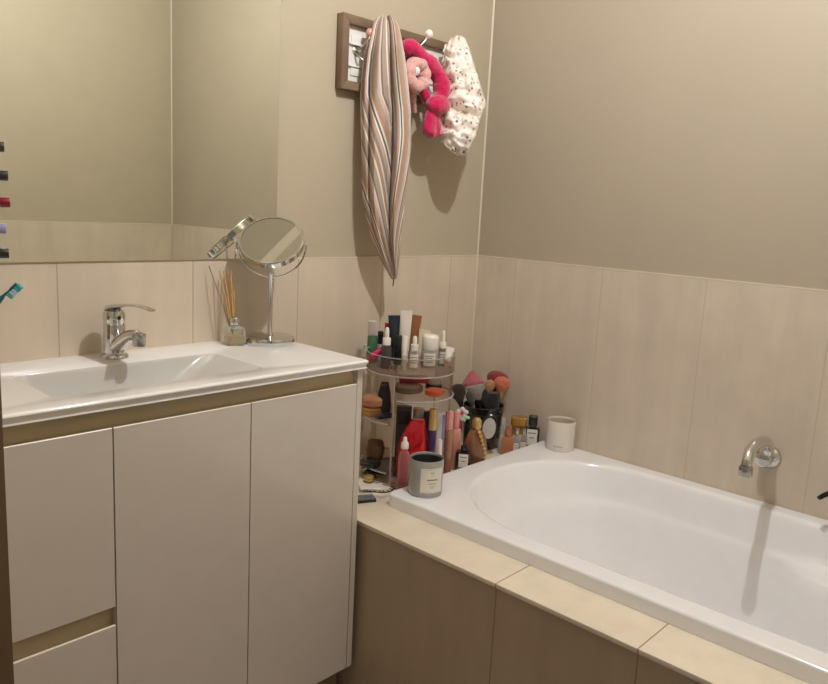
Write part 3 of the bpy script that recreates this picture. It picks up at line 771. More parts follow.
# ------------------------------------------------------------------ round acrylic organiser
M_acr = clear('clear_acrylic', 'ece6e1', .03, .05, rise=.12)
M_acre = clear('acrylic_edge_highlight', 'd9d4cf', .38, .08, rise=.4)  # more opaque acrylic: bright edge highlights put into the material
OR = .124; oc = col(405, -.192, H)
OD = dep(oc)
og = thing('cosmetics_organiser', 'round clear acrylic tiered cosmetics organiser standing on the tiled ledge', 'organiser', oc, (0, 0, -YAW))
def disc(r, z0, z1, x0=None, x1=None, n=64):
    b = nb(); pts = []
    for i in range(n):
        t = 2*PI*i/n; x, y = r*math.cos(t), r*math.sin(t)
        if x0 is not None: x = max(x, x0)
        if x1 is not None: x = min(x, x1)
        pts.append((x, y))
    loft(b, [[V((x, y, z)) for x, y in pts] for z in (z0, z1)]); return b
dvx = wid(oc, -14)
lf = oc + V((math.cos(-YAW)*(-.075), math.sin(-YAW)*(-.075), 0)) - V((Fw.x, Fw.y, 0)).normalized()*.075
rf = oc + V((math.cos(-YAW)*(.03), math.sin(-YAW)*(.03), 0)) - V((Fw.x, Fw.y, 0)).normalized()*.117
z_tray = zat(rf, 377.5) - H; z_r = zat(rf, 402) - H
z_l1 = zat(lf, 420.5) - H; z_l2 = zat(lf, 468) - H
print('tiers', z_tray, z_r, z_l1, z_l2, 'oc', oc)
obj('base', disc(OR, 0, .006), M_acr, og)
obj('tray', disc(OR, z_tray-.004, z_tray), M_acr, og)
b = nb(); hw = .047
loft(b, [ring(OR, OR, z_tray, 64), ring(OR, OR, z_tray+hw, 64), ring(OR-.0025, OR-.0025, z_tray+hw, 64), ring(OR-.0025, OR-.0025, z_tray, 64)], True, False, False); obj('tray_wall', b, M_acr, og)
obj('shelf', disc(OR, z_r-.004, z_r, x0=dvx+.002), M_acr, og)
obj('shelf', disc(OR, z_l1-.004, z_l1, x1=dvx-.002), M_acr, og)
obj('shelf', disc(OR, z_l2-.004, z_l2, x1=dvx-.002), M_acr, og)
dy = math.sqrt(OR**2-dvx**2)
obj('divider', box(nb(), dvx-.002, dvx+.002, -dy, dy, .006, z_tray-.004), M_acr, og)
def rim_(name, zc, x0=None, x1=None, rad=.0022, par=og):
    pts = []
    for i in range(73):
        t = 2*PI*i/72; x, y = (OR-.0005)*math.cos(t), (OR-.0005)*math.sin(t)
        if (x0 is not None and x < x0) or (x1 is not None and x > x1): continue
        pts.append((t, V((x, y, zc))))
    if x1 is not None: pts = [q for q in pts if q[0] < 2*PI-.001]
    if x0 is not None: pts = sorted(((t-2*PI if t > PI else t), v) for t, v in pts if t < 2*PI-.001)
    P = [v for t, v in pts]
    b = nb(); tube(b, P, rad, 8); return obj(name, b, M_acre, par)
rim_('rim', z_tray-.002); rim_('rim', z_tray+hw, rad=.0015); rim_('rim', .003, rad=.003)
rim_('shelf_rim', z_r-.002, x0=dvx+.003); rim_('shelf_rim', z_l1-.002, x1=dvx-.003); rim_('shelf_rim', z_l2-.002, x1=dvx-.003)
b = nb(); tube(b, [(dvx, -dy-.0005, .006), (dvx, -dy-.0005, z_tray-.004)], .0026, 8); obj('divider_edge', b, M_acre, og)
for a in (-.35, .9): 
    b = nb(); tube(b, [(OR*.97*math.cos(a), OR*.97*math.sin(a), .006), (OR*.97*math.cos(a), OR*.97*math.sin(a), z_tray-.004)], .0025, 10); obj('post', b, M_acr, og)
b = nb(); loft(b, [[V((OR*.985*math.cos(t), OR*.985*math.sin(t), z)) for t in [-.35+1.25*i/12 for i in range(13)]] + [V((OR*.965*math.cos(t), OR*.965*math.sin(t), z)) for t in [.9-1.25*i/12 for i in range(13)]] for z in (z_r, z_tray-.004)]); obj('side_pane', b, M_acr, og)
ZT, ZR, Z1, Z2, ZB = H+z_tray+.0004, H+z_r+.0004, H+z_l1+.0004, H+z_l2+.0004, H+.0064

# ------------------------------------------------------------------ builders for little containers
M_wp = mat('white_plastic', 'ece6dc', .3); M_blk = mat('black_plastic', '191716', .3, coat=.2); M_gold = mat('gold_metal', 'd8b674', .25, metal=.65)
M_paper = mat('sticker_paper', 'e3ddd2', .5); M_ink = mat('sticker_ink', '7c756c', .6)
M_cl2 = clear('clear_bottle', 'e6e6e0', .25); 
def PT(px, d, z): return at_depth(px, OD+d, z)
def sticker(o, r, z0, z1, half=.8, lines=3, mp=None, flat=None, at=0):
    b = nb()
    if flat is None: arc_label(b, r, z0, z1, half, at=-PI/2+at)
    else: box(b, -half, half, -flat-.0005, -flat+.0003, z0, z1)
    lb = obj('sticker', b, mp or M_paper, o)
    b = nb(); hh = z1-z0
    for k in range(lines):
        zz = z1-hh*(.22+.6*k/max(1, lines)); w = (.75 if k % 2 == 0 else .5)*half
        if flat is None: arc_label(b, r+.0004, zz-hh*.05, zz+hh*.02, w, n=8, at=-PI/2+at, thick=.0002)
        else: box(b, -w, w, -flat-.0008, -flat-.0003, zz-hh*.05, zz+hh*.02)
    if lines: obj('print', b, M_ink, lb)
    else: b.free()
    return lb
def dropper(p, r, ht, bodym, lab, sticker_on=True, grp=None, frac=.60, stem=True):
    o = thing('dropper_bottle', lab, 'bottle', p, (0, 0, facing(p)), grp); hb_ = ht*frac
    b = nb(); lathe(b, [(0, 0), (r*.9, 0), (r, .0015), (r, hb_*.84), (r*.85, hb_*.93), (r*.5, hb_*.97), (r*.5, hb_)], 28); obj('bottle', b, bodym, o)
    b = nb(); lathe(b, [(r*.5, hb_*.96), (r*.78, hb_*.96), (r*.78, hb_+ht*.14), (r*.72, hb_+ht*.15), (r*.45, hb_+ht*.15)], 24); obj('collar', b, M_wp, o)
    b = nb(); lathe(b, [(r*.42, hb_+ht*.14), (r*.42, ht*.90), (r*.36, ht*.97), (r*.2, ht), (0, ht)], 20); obj('bulb', b, M_wp, o)
    if sticker_on: sticker(o, r, hb_*.12, hb_*.78, .8)
    return o
def squeeze(p, r, ht, bodym, capm, lab, caph=.2, tilt=0, grp=None, flatw=1.25, roll=0, yaw=None, st=None):
    """squeeze tube standing on its cap, sealed edge on top"""
    o = thing('squeeze_tube', lab, 'tube', p, (tilt, roll, facing(p) if yaw is None else yaw), grp); c = ht*caph
    b = nb(); lathe(b, [(0, 0), (r*.80, 0), (r*.86, .001), (r*.9, c*.97), (r*.8, c), (0, c)], 28); obj('cap', b, capm, o)
    rings = []
    for i in range(13):
        t = i/12; z = c+.0005+(ht-c)*t
        rx = r*(1+(flatw-1)*t); ry = max(.0012, r*(1-t**1.3)) if t < .9 else .0012
        rings.append(ring(rx, ry, z, 32))
    b = nb(); loft(b, rings); body = obj('tube_body', b, bodym, o)
    if st is not None: sticker(o, r*1.0, c+(ht-c)*st[0], c+(ht-c)*st[1], .001, 0) if False else None
    return o
def cyl(name, lab, cat, p, prof, m_, cap=None, capm=None, grp=None, rot=None, n=28, capname='cap', bodyname='body'):
    o = thing(name, lab, cat, p, rot if rot is not None else (0, 0, facing(p)), grp)
    b = nb(); lathe(b, prof, n); obj(bodyname, b, m_, o)
    if cap: b = nb(); lathe(b, cap, n); obj(capname, b, capm, o)
    return o

# ------------------------------------------------------------------ on the organiser's top tray
def H_(p, py): return zat(p, py)-p.z
p = PT(371.5, -.005, ZT); h = H_(p, 321); r = wid(p, 10)/2
cyl('cosmetic_bottle', 'green bottle with a frosted clear cap at the left of the organiser tray', 'bottle', p, [(0, 0), (r*.95, 0), (r, .002), (r, h*.60), (r*.8, h*.66), (0, h*.66)], mat('green_bottle', '3f6b4e', .25, coat=.3),
    [(0, h*.66), (r*1.02, h*.66), (r*1.02, h*.98), (r*.9, h), (0, h)], clear('frosted_cap', 'e0d6d2', .4, .3))
p = PT(364.5, -.01, ZT); h = H_(p, 345); r = wid(p, 7)/2
cyl('glass_vial', 'tiny clear vial at the left rim of the organiser tray', 'vial', p, [(0, 0), (r, 0), (r, h*.7), (r*.5, h*.82), (r*.5, h*.85), (0, h*.85)], M_cl2, [(0, h*.85), (r*.62, h*.85), (r*.62, h), (0, h)], clear('pale_cap', 'cfd8d0', .5))
p = PT(379.5, .03, ZT); h = H_(p, 331); r = wid(p, 6)/2
cyl('mascara', 'black mascara tube with a lilac band behind the pink tube on the tray', 'mascara', p, [(0, 0), (r*.95, 0), (r, .001), (r, h*.55), (r*.9, h*.56), (0, h*.56)], mat('lilac_plastic', 'bdb3cf', .3), [(0, h*.56), (r, h*.56), (r, h*.97), (r*.7, h), (0, h)], M_blk)
p = PT(386, .05, ZT); h = H_(p, 323); r = wid(p, 5.6)/2
cyl('lipstick', 'tall bright red lipstick tube at the back of the tray', 'lipstick', p, [(0, 0), (r, 0), (r, h*.45), (r*.9, h*.46), (0, h*.46)], mat('deep_red_plastic', '6f1418', .3), [(0, h*.46), (r*.98, h*.46), (r*.98, h*.99), (r*.85, h), (0, h)], mat('red_plastic', 'c21c1c', .25, coat=.3))
# hot pink tube lying across the left of the tray
p = PT(374.5, -.062, ZT+.030)
o = thing('pink_tube', 'hot pink squeeze tube lying across the left of the organiser tray', 'tube', p, (0, math.radians(48), -YAW+.15))
M_hp = mat('hot_pink_plastic', 'cf1f5a', .22, coat=.4)
rings = [ring(.0025 if i > 11 else .0105*(1-(i/12)**2*.75), .0115+.004*i/12, -.010+.052*i/12, 24) for i in range(13)]
b = nb(); loft(b, rings); obj('tube_body', b, M_hp, o)
b = nb(); lathe(b, [(0, -.026), (.0075, -.026), (.0085, -.024), (.0085, -.0102), (0, -.0102)], 20); obj('cap', b, mat('magenta_cap', '9d1a4a', .25), o)
p = PT(385.5, -.075, ZT); h = H_(p, 327.5); r = wid(p, 10.5)/2
dropper(p, r, h, clear('smoky_glass', '6b6462', .45), 'smoky glass dropper bottle with a white bulb, leftmost dropper on the tray', grp=None, sticker_on=False)
p = PT(393.5, -.092, ZT+.007); 
o = thing('lip_balm', 'small black tube with a gold ring end lying at the front of the tray', 'lip balm', p, (PI/2-.05, 0, facing(p)-.35))
b = nb(); lathe(b, [(0, -.012), (.0065, -.012), (.007, -.010), (.007, .012), (0, .012)], 20); obj('body', b, M_blk, o)
b = nb(); lathe(b, [(.0035, .0122), (.0068, .0122), (.0072, .014), (.0068, .0165), (.0045, .0165), (.0035, .015)], 20); obj('gold_ring', b, M_gold, o)
p = PT(394.5, .035, ZT); h = H_(p, 315.5); r = wid(p, 10)/2
squeeze(p, r*.95, h, mat('navy_tube', '1e2a38', .3, coat=.2), M_blk, 'dark navy squeeze tube at the back of the tray left of the white tube', caph=.40, roll=math.radians(-3))
p = PT(397, -.02, ZT); h = H_(p, 335.5); r = wid(p, 8.5)/2
cyl('square_capped_bottle', 'short black bottle in front of the navy tube on the tray', 'bottle', p, [(0, 0), (r*.9, 0), (r, .001), (r, h*.5), (r*.8, h*.52), (0, h*.52)], M_blk, [(0, h*.52), (r*.9, h*.52), (r*.9, h*.98), (r*.8, h), (0, h)], mat('dark_teal_cap', '12201f', .3))
p = PT(404, .02, ZT); h = H_(p, 310.5); r = wid(p, 9.5)/2
tq = squeeze(p, r*.95, h, mat('pale_pink_tube', 'e6dcd2', .3, coat=.2), M_wp, 'tallest white squeeze tube standing in the middle of the tray', caph=.22, flatw=1.35)
p = PT(403.5, -.085, ZT); h = H_(p, 336); r = wid(p, 5.6)/2
cyl('lip_gloss', 'slim white lip gloss tube standing at the front of the tray', 'lip gloss', p, [(0, 0), (r*.95, 0), (r, .001), (r, h*.42), (r*.9, h*.425), (0, h*.425)], mat('milky_plastic', 'cfc6ba', .2, coat=.4), [(0, h*.43), (r*.95, h*.43), (r*1.05, h*.97), (r*.95, h), (0, h)], mat('white_cap', 'efe9e1', .3))
p = PT(410.5, .055, ZT); h = H_(p, 315); r = wid(p, 11)/2
squeeze(p, r*.9, h, mat('bronze_tube', '9a673f', .3, metal=.3, coat=.2), mat('brown_cap', '6b4226', .35), 'bronze brown squeeze tube leaning right behind the tallest white tube', caph=.25, roll=math.radians(4))
p = PT(413.5, -.07, ZT); h = H_(p, 336); r = wid(p, 10.5)/2
dropper(p, r, h, M_cl2, 'clear dropper bottle with a pale sticker, standing left of the roll-on bottle')
p = PT(420, .045, ZT); h = H_(p, 329.5); r = wid(p, 10)/2
squeeze(p, r*.95, h, mat('cream_tube', 'dccdb4', .35), M_wp, 'cream squeeze tube mostly hidden behind the roll-on bottle', caph=.2, roll=math.radians(6))
p = PT(429, -.03, ZT); h = H_(p, 334.5); r = wid(p, 17)/2
o = thing('roll_on_bottle', 'wide bottle with a big white cap, largest on the tray', 'bottle', p, (0, 0, facing(p)))
b = nb(); lathe(b, [(0, 0), (r*.92, 0), (r, .003), (r, h*.50), (r*.9, h*.55), (0, h*.55)], 36); obj('body', b, clear('grey_bottle', 'c9c9c2', .5, .12), o)
b = nb(); lathe(b, [(r*.85, h*.545), (r*.97, h*.55), (r*1.0, h*.57), (r*1.0, h*.90), (r*.92, h*.97), (r*.75, h), (0, h)], 36); obj('cap', b, M_wp, o)
sticker(o, r, h*.08, h*.46, .75, 4)
p = PT(442, .0, ZT); h = H_(p, 330.5); r = wid(p, 8)/2
dropper(p, r, h, clear('clear_amberish', 'b5aa9a', .35), 'slim dropper bottle right of the roll-on bottle on the tray', frac=.52)
p = PT(446, -.035, ZT+.0015); h = H_(p, 346.5); r = wid(p, 7)/2
o = thing('mini_tube', 'small white and tan tube leaning at the right rim of the tray', 'tube', p, (math.radians(-4), math.radians(10), facing(p)))
b = nb(); lathe(b, [(0, 0), (r*.7, 0), (r*.75, .001), (r*.8, h*.32), (0, h*.32)], 20); obj('cap', b, mat('tan_cap', 'c69568', .35), o)
b = nb(); loft(b, [ring(r*(1+.2*t), max(.001, r*(1-t**1.4)), h*.325+h*.66*t, 24) for t in [i/9 for i in range(10)]]); obj('tube_body', b, mat('white_tube', 'e9e3d9', .3), o)

# ------------------------------------------------------------------ right-hand shelf of the organiser
def compact(p, r, t, m1, m2, lab, rot=(0, 0, 0), name='powder_compact', sq=2.):
    o = thing(name, lab, 'compact', p, rot)
    b = nb(); loft(b, [ring(r*a, r*a, z, 32, p=sq) for a, z in ((.9, 0), (1, t*.12), (1, t*.46), (.98, t*.49))]); obj('case', b, m1, o)
    b = nb(); loft(b, [ring(r*a, r*a, z, 32, p=sq) for a, z in ((.98, t*.51), (1, t*.54), (.99, t*.75), (.85, t*.93), (.5, t), (.1, t*1.01))]); obj('lid', b, m2, o)
    return o
Mc_br = mat('taupe_case', '6c5a4c', .25, coat=.4); Mc_blk = mat('black_case', '23201f', .25, coat=.4); Mc_cor = mat('coral_case', 'e0654c', .3, coat=.3); Mc_red = mat('dark_red_case', '8e1a24', .3, coat=.3)
p = PT(408, -.045, ZR); compact(p, .042, .022, Mc_br, Mc_br, 'taupe round compact at the front of the right organiser shelf')
p2 = PT(412, .02, ZR+.0225)
o = thing('makeup_palette', 'dark red palette lying on the taupe compact in the organiser', 'palette', PT(413, -.02, ZR+.0228), (0, 0, -YAW+.1))
b = nb(); box(b, -.040, .040, -.026, .026, 0, .006, bev=.0015); obj('base', b, Mc_red, o)
b = nb(); box(b, -.040, .040, -.026, .026, .0064, .0125, bev=.0015); obj('lid', b, Mc_red, o)
p = PT(434.5, -.070, ZR); compact(p, .027, .017, Mc_cor, Mc_cor, 'coral round compact at the right of the organiser shelf')
p = PT(433.5, .0, ZR); compact(p, .024, .030, Mc_blk, mat('grey_lid', '8b867e', .3), 'black compact with a grey lid behind the coral one')

# ------------------------------------------------------------------ left-hand tiers
p = PT(372, -.045, Z1); compact(p, .030, .024, mat('gold_brown_case', 'a8753f', .3, coat=.4), mat('gold_lid', 'b98a4c', .25, metal=.3), 'golden brown compact on the upper left tier of the organiser')
p = PT(373, -.045, Z1+.0247); compact(p, .032, .028, mat('peach_case', 'b97f62', .3, coat=.3), mat('peach_lid', 'c48f72', .3), 'peach compact stacked on the golden brown compact')
p = PT(385, -.088, Z1+.0085)
o = thing('navy_tube', 'navy tube lying at the front of the upper left tier', 'tube', p, (0, PI/2, -YAW+.5))
b = nb(); lathe(b, [(0, -.024), (.008, -.024), (.0082, -.022), (.0082, .006), (0, .006)], 20); obj('body', b, mat('navy_plastic', '23273a', .3), o)
b = nb(); lathe(b, [(0, .0062), (.0076, .0062), (.0076, .022), (.006, .024), (0, .024)], 20); obj('cap', b, M_blk, o)
p = PT(388, -.035, Z1)
o = thing('makeup_pouch', 'black pouch at the back of the upper left organiser tier', 'pouch', PT(383.5, -.030, Z1), (0, 0, -YAW))
b = nb(); loft(b, [ring(.019*a, .030*a2, z, 28, p=3) for a, a2, z in ((.8, .8, 0), (1, 1, .006), (1.05, 1, .03), (.9, .9, .06), (.6, .9, .085))]); obj('bag', b, mat('black_fabric', '22201f', .8), o)
b = nb(); tube(b, [(-.008, -.018, .0855), (0, -.019, .0862), (.008, -.018, .0855)], .0012, 8); obj('zip', b, M_gold, o)
p = PT(370, -.06, Z2); compact(p, .030, .016, Mc_blk, Mc_blk, 'flat black compact on the middle left tier')
p = PT(379, -.045, Z2+.0005)
o = thing('brown_pouch', 'crumpled brown pouch on the middle left tier of the organiser', 'pouch', PT(375, .0, Z2), (0, 0, -YAW))
b = nb(); loft(b, [[v+V((.003*mnoise.noise(v*60), .003*mnoise.noise(v*60+V((4, 4, 4))), 0)) for v in ring(.025*a, .026*a2, z, 32, p=3)] for a, a2, z in ((.85, .8, 0), (1, 1, .008), (1.05, .9, .03), (.9, .6, .05), (.6, .2, .056))]); obj('bag', b, mat('brown_leather', '6a4d33', .5, var=.1), o)
o = thing('hair_slide', 'silver crossed hair slide clipped on the brown pouch', 'hair clip', PT(379, -.024, Z2+.0345), (0, 0, -YAW))
for s in (-1, 1):
    b = nb(); tube(b, [(-.008, 0, -.007*s), (0, -.002-.001*s, 0), (.008, 0, .007*s)], .0018, 8, flat=.6); obj('bar', b, M_chrome2, o)
for i, (a, px, l) in enumerate(((-.25, 371, .075), (.05, 376, .08), (.3, 381, .07))):
    p = PT(px, -.065+.02*i, ZB+.006+.0005*i)
    o = thing('makeup_pencil', ['black make-up pencil lying lowest left in the organiser', 'black make-up pencil lying between two others low in the organiser', 'black make-up pencil lying nearest the divider low in the organiser'][i], 'pencil', p, (PI/2, 0, -YAW+.9+a))
    b = nb(); lathe(b, [(0, -l/2), (.0045, -l/2), (.0045, l*.3), (.001, l*.46), (0, l*.46)], 12); obj('barrel', b, M_blk, o)
    b = nb(); lathe(b, [(.0046, -l*.5), (.0048, -l*.5), (.0048, -l*.38), (.0046, -l*.38)], 12); obj('band', b, M_chrome2, o)
p = PT(369, -.092, ZB); compact(p, .014, .014, M_gold, mat('pale_gold_lid', 'bfa06a', .25, metal=.5), 'little gold pot at the bottom left of the organiser', name='eyeshadow_pot')

# on the ledge in front of the organiser, beside the vanity
p = on_z(371.5, 490, H); o = thing('tissue_packet', 'flat white packet on the ledge beside the vanity', 'packet', p+V((0, 0, .0003)), (0, 0, -.55))
b = nb(); box(b, -.034, .034, -.020, .020, 0, .011, bev=.004, seg=3)
for v in b.verts: v.co.z += .0015*mnoise.noise(v.co*50) if v.co.z > .006 else 0
obj('wrapper', b, mat('white_film', 'd9d3cc', .35), o)
b = nb(); box(b, -.020, .020, -.0008, .0008, .0105, .0122); obj('seal', b, M_wp, o)
p = on_z(366.5, 499.5, H); o = thing('eyeshadow_palette', 'small black palette lying on the ledge against the vanity side', 'palette', p+V((-.012, 0, .0003)), (0, 0, -.45))
b = nb(); box(b, -.030, .030, -.018, .018, 0, .006, bev=.0012); obj('tray', b, M_blk, o)
b = nb()
for i in range(3): box(b, -.026+.018*i, -.010+.018*i, -.013, .013, .0056, .0064)
obj('pans', b, mat('slate_powder', '4a4f57', .7), o)
b = nb(); box(b, -.030, .030, -.018, .018, .0066, .009, bev=.0008); obj('lid', b, clear('smoked_lid', '9aa0a4', .25), o)
o = thing('comb_headband', 'black toothed comb headband lying over the white packet', 'headband', on_z(376, 487, H+.016), (0, 0, -.55))
b = nb(); arc = [V((.046*math.cos(a), .026*math.sin(a)-.012, .0+.002*math.cos(3*a))) for a in [PI*1.06+PI*.98*i/30 for i in range(31)]]
tube(b, arc, .0017, 8); obj('band', b, M_blk, o)
for i in range(2, 30, 3):
    q = arc[i]; n_ = V((-q.x, -(q.y+.012), 0)).normalized()
    b = nb(); tube(b, catmull([q, q+n_*.006+V((0, 0, .003)), q+n_*.012+V((.003, 0, .001)), q+n_*.014+V((.005, 0, -.003))], 4), lambda t: .0013-.0006*t, 6); obj('tooth', b, M_blk, o)
p = at_depth(402.5, dep(oc)-OR-.022, H)
o = thing('pump_bottle', 'pink tinted clear bottle with a round white top, left of the grey candle', 'bottle', p+V((0, 0, .0003)), (0, 0, facing(p))); h = H_(p, 437); r = min(.016, wid(p, 13)/2)
b = nb(); lathe(b, [(0, 0), (r*.95, 0), (r, .002), (r, h*.62), (r*.75, h*.72), (r*.42, h*.76), (r*.42, h*.80), (0, h*.80)], 30); obj('bottle', b, clear('pink_glass', 'e9c2c2', .16), o)
b = nb(); lathe(b, [(0, .004), (r*.9, .004), (r*.9, h*.22), (0, h*.22)], 28); obj('liquid', b, clear('pink_liquid', 'a23a4a', .5), o)
b = nb(); lathe(b, [(r*.3, h*.79), (r*.62, h*.79), (r*.66, h*.82), (r*.62, h*.89), (r*.35, h*.93), (r*.32, h*.98), (r*.2, h), (0, h)], 24); obj('top', b, M_wp, o)
o = thing('hair_elastic', 'thin dark red hair elastic draped down beside the pink bottle', 'hair elastic', at_depth(396.5, dep(oc)-OR-.008, H+.0012), (0, 0, -YAW))
b = nb(); tube(b, catmull([(0, 0, 0), (.006, -.006, .0), (.006, -.014, .0), (-.004, -.020, .0), (-.012, -.014, 0), (-.012, -.004, 0), (-.006, .001, 0), (0, 0, 0)], 6), .0012, 8, cap=False); obj('loop', b, mat('dark_red_cord', '6d1f27', .7), o)

# ------------------------------------------------------------------ bottom right tier of the organiser
p = PT(409.8, -.050, ZB)
o = thing('red_pouch', 'glossy red pouch with a folded flap inside the organiser', 'pouch', p, (0, 0, -YAW)); h = H_(p, 419)
M_redv = mat('red_vinyl', 'c0141f', .18, coat=.6)
rings = []
for i in range(15):
    t = i/14; w = lerp_tab([(0, .036), (.1, .041), (.5, .042), (.75, .034), (1, .018)], t); d = lerp_tab([(0, .014), (.3, .020), (.7, .013), (1, .004)], t)
    rings.append([v+V((.0025*mnoise.noise(v*70), .003*mnoise.noise(v*55), 0)) for v in ring(w, d, h*t, 36, c=(.014*t*t, 0), p=2.6)])
b = nb(); loft(b, rings); obj('bag', b, M_redv, o)
b = nb(); loft(b, [[V((x, -lerp_tab([(0, .0195), (.6, .021), (1, .010)], t)-.001+.0015*math.sin(x*200), h*(.50+.46*t)+ .004*math.cos(x*70))) for x in [lerp_tab([(0, -.004), (.5, -.030), (1, -.016)], t)*(1-2*k/10)+.014*t*t for k in range(11)]] + [V((x, -lerp_tab([(0, .0195), (.6, .021), (1, .010)], t)+.002, h*(.50+.46*t))) for x in [lerp_tab([(0, -.004), (.5, -.030), (1, -.016)], t)*(2*k/10-1)+.014*t*t for k in range(11)]] for t in (0, .25, .5, .75, 1)]); obj('flap', b, M_redv, o)
p = PT(429.5, -.06, ZB); h = H_(p, 409); r = wid(p, 8.6)/2
cyl('roll_on_perfume', 'purple roll-on perfume with a gold cap inside the organiser', 'perfume', p, [(0, 0), (r*.95, 0), (r, .001), (r, h*.70), (r*.9, h*.71), (0, h*.71)], mat('purple_glass', '33184f', .15, coat=.5), [(0, h*.71), (r*.92, h*.71), (r*.92, h*.98), (r*.8, h), (0, h)], M_gold)
p = PT(424, .0, ZB); h = H_(p, 407)
o = thing('navy_box', 'narrow navy box standing behind the purple perfume', 'box', p, (0, 0, -YAW)); b = nb(); box(b, -.010, .010, -.008, .008, 0, h*.93, bev=.0005); obj('carton', b, mat('navy_card', '1e2c45', .4), o)
b = nb(); box(b, -.0095, .0095, -.0075, .0075, h*.932, h*.937); obj('flap', b, mat('navy_card', '1e2c45', .4), o)
p = PT(437.5, -.02, ZB); h = H_(p, 413)
o = thing('white_box', 'white and lilac carton at the right of the organiser', 'box', p, (0, 0, -YAW)); b = nb(); box(b, -.013, .013, -.009, .009, 0, h, bev=.0006); obj('carton', b, mat('white_card', 'cdc5c4', .5), o)
b = nb(); box(b, .004, .0132, -.0093, .0093, h*.1, h*.99); obj('stripe', b, mat('lilac_print', '8d86a0', .5), o)
p = PT(437.5, -.083, ZB); h = H_(p, 439.5); r = wid(p, 6.5)/2
cyl('nail_polish', 'short pale pink bottle right of the purple perfume', 'nail polish', p, [(0, 0), (r, 0), (r, h*.55), (r*.6, h*.62), (0, h*.62)], mat('pale_pink_lacquer', 'dcb6ab', .2, coat=.5), [(0, h*.62), (r*.8, h*.62), (r*.75, h*.97), (r*.6, h), (0, h)], mat('pink_white_cap', 'e4d3ca', .3))

p = PT(401.5, .045, ZB); h = H_(p, 406)
o = thing('grey_box', 'grey patterned carton at the back of the organiser behind the red pouch', 'box', p, (0, 0, -YAW)); b = nb(); box(b, -.022, .022, -.010, .010, 0, h, bev=.0006); obj('carton', b, mat('grey_card', '6f6a68', .5, var=.25, vscale=90), o)
b = nb(); box(b, -.018, .018, -.0103, -.0098, h*.70, h*.93); obj('panel', b, mat('dark_card', '4a474b', .5, var=.3, vscale=120), o)
p = PT(416, .052, ZB); h = H_(p, 408)
o = thing('beige_box', 'pale beige carton between the grey carton and the navy box', 'box', p, (0, 0, -YAW)); b = nb(); box(b, -.0165, .0165, -.009, .009, 0, h, bev=.0006); obj('carton', b, mat('beige_card', 'b5a596', .5), o)
b = nb(); box(b, -.0167, .0167, -.0093, -.0088, h*.78, h*.82); obj('stripe', b, mat('tan_print', '8a6f58', .5), o)

# ------------------------------------------------------------------ crowd on the ledge between organiser and right wall
def LP(px, Y): return col(px, Y, H+.0003)
p = LP(446, -.285); h = H_(p, 411.5); r = wid(p, 9)/2
cyl('lip_gloss', 'tall bronze gloss tube with a pink cap behind the bath rim', 'lip gloss', p, [(0, 0), (r*.95, 0), (r, .002), (r, h*.72), (r*.9, h*.725), (0, h*.725)], mat('bronze_gloss', '9c6a4c', .2, coat=.4), [(0, h*.73), (r*.9, h*.73), (r*.9, h*.98), (r*.75, h), (0, h)], mat('rose_cap', 'd68f8c', .3))
p = LP(453.5, -.262); h = H_(p, 412); r = wid(p, 11.5)/2
o = thing('foundation_bottle', 'rounded peach bottle with a pink cap right of the bronze tube', 'bottle', p, (0, 0, facing(p)))
b = nb(); loft(b, [ring(r*a, r*.6*a, z*h, 32, p=2.8) for a, z in ((.7, 0), (.8, .02), (.82, .3), (1, .42), (1.02, .62), (.85, .70), (.4, .73))]); obj('bottle', b, mat('peach_plastic', 'cf8f78', .25, coat=.3), o)
b = nb(); lathe(b, [(0, h*.73), (r*.55, h*.73), (r*.55, h*.985), (r*.48, h), (0, h)], 24); obj('cap', b, mat('rose_cap', 'd68f8c', .3), o)
p = LP(462.5, -.298); h = H_(p, 449.5); w = wid(p, 15)/2
def flask(p, w, d, h, capr, caph, m_, mc, lab, name='perfume_bottle', lblm=None, lz=(.2, .75), lw=.7, neck=.04, lines=2, inner=None, yaw=0., rnd=8, capring=None):
    o = thing(name, lab, 'perfume', p, (0, 0, facing(p)+yaw)); hb_ = h-caph
    b = nb(); loft(b, [ring(w*a, d*a, z, 32, p=rnd) for a, z in ((.95, 0), (1, .0012), (1, hb_*(1-neck)-.002), (.94, hb_*(1-neck)), (capr/w*.7, hb_*(1-neck)+.0005), (capr/w*.7, hb_))]); obj('bottle', b, m_, o)
    if inner: b = nb(); loft(b, [ring(w*.86, d*.82, z, 32, p=rnd) for z in (.003, hb_*.7)]); obj('liquid', b, inner, o)
    b = nb(); loft(b, [ring(capr*a, capr*a*.9, z, 24, p=4) for a, z in ((.95, hb_), (1, hb_+.001), (1, h-.001), (.94, h))]); obj('cap', b, mc, o)
    if lblm: sticker(o, 0, hb_*lz[0], hb_*lz[1], w*lw, lines, lblm, flat=d)
    return o
flask(p, w, w*.6, h+.012, w*.45, .014, mat('black_glass', '141314', .15, coat=.5), M_blk, 'square black bottle with a white label just behind the bath rim', lblm=M_paper, lz=(.30, .88), lw=.62)
p = LP(457.5, -.215); h = H_(p, 409)
o = thing('flower_wand', 'pink wand topped with a white and green flower behind the gloss tubes', 'hair stick', p, (0, math.radians(2), facing(p)))
b = nb(); tube(b, [(0, 0, 0), (0, 0, h*.9)], .0045, 12); obj('stick', b, mat('pink_stick', 'b84a64', .35), o)
b = nb()
for k in range(5):
    a = 2*PI*k/5+.3; blob(b, (.0115*math.cos(a), -.004, h*.93+.0115*math.sin(a)), (.0078, .0035, .0078), 14, 8)
obj('petals', b, mat('flower_white', 'e9dcd8', .4), o)
b = nb(); blob(b, (0, -.0075, h*.93), (.005, .003, .005), 14, 8); obj('flower_centre', b, mat('flower_pink', 'c2405f', .4), o)
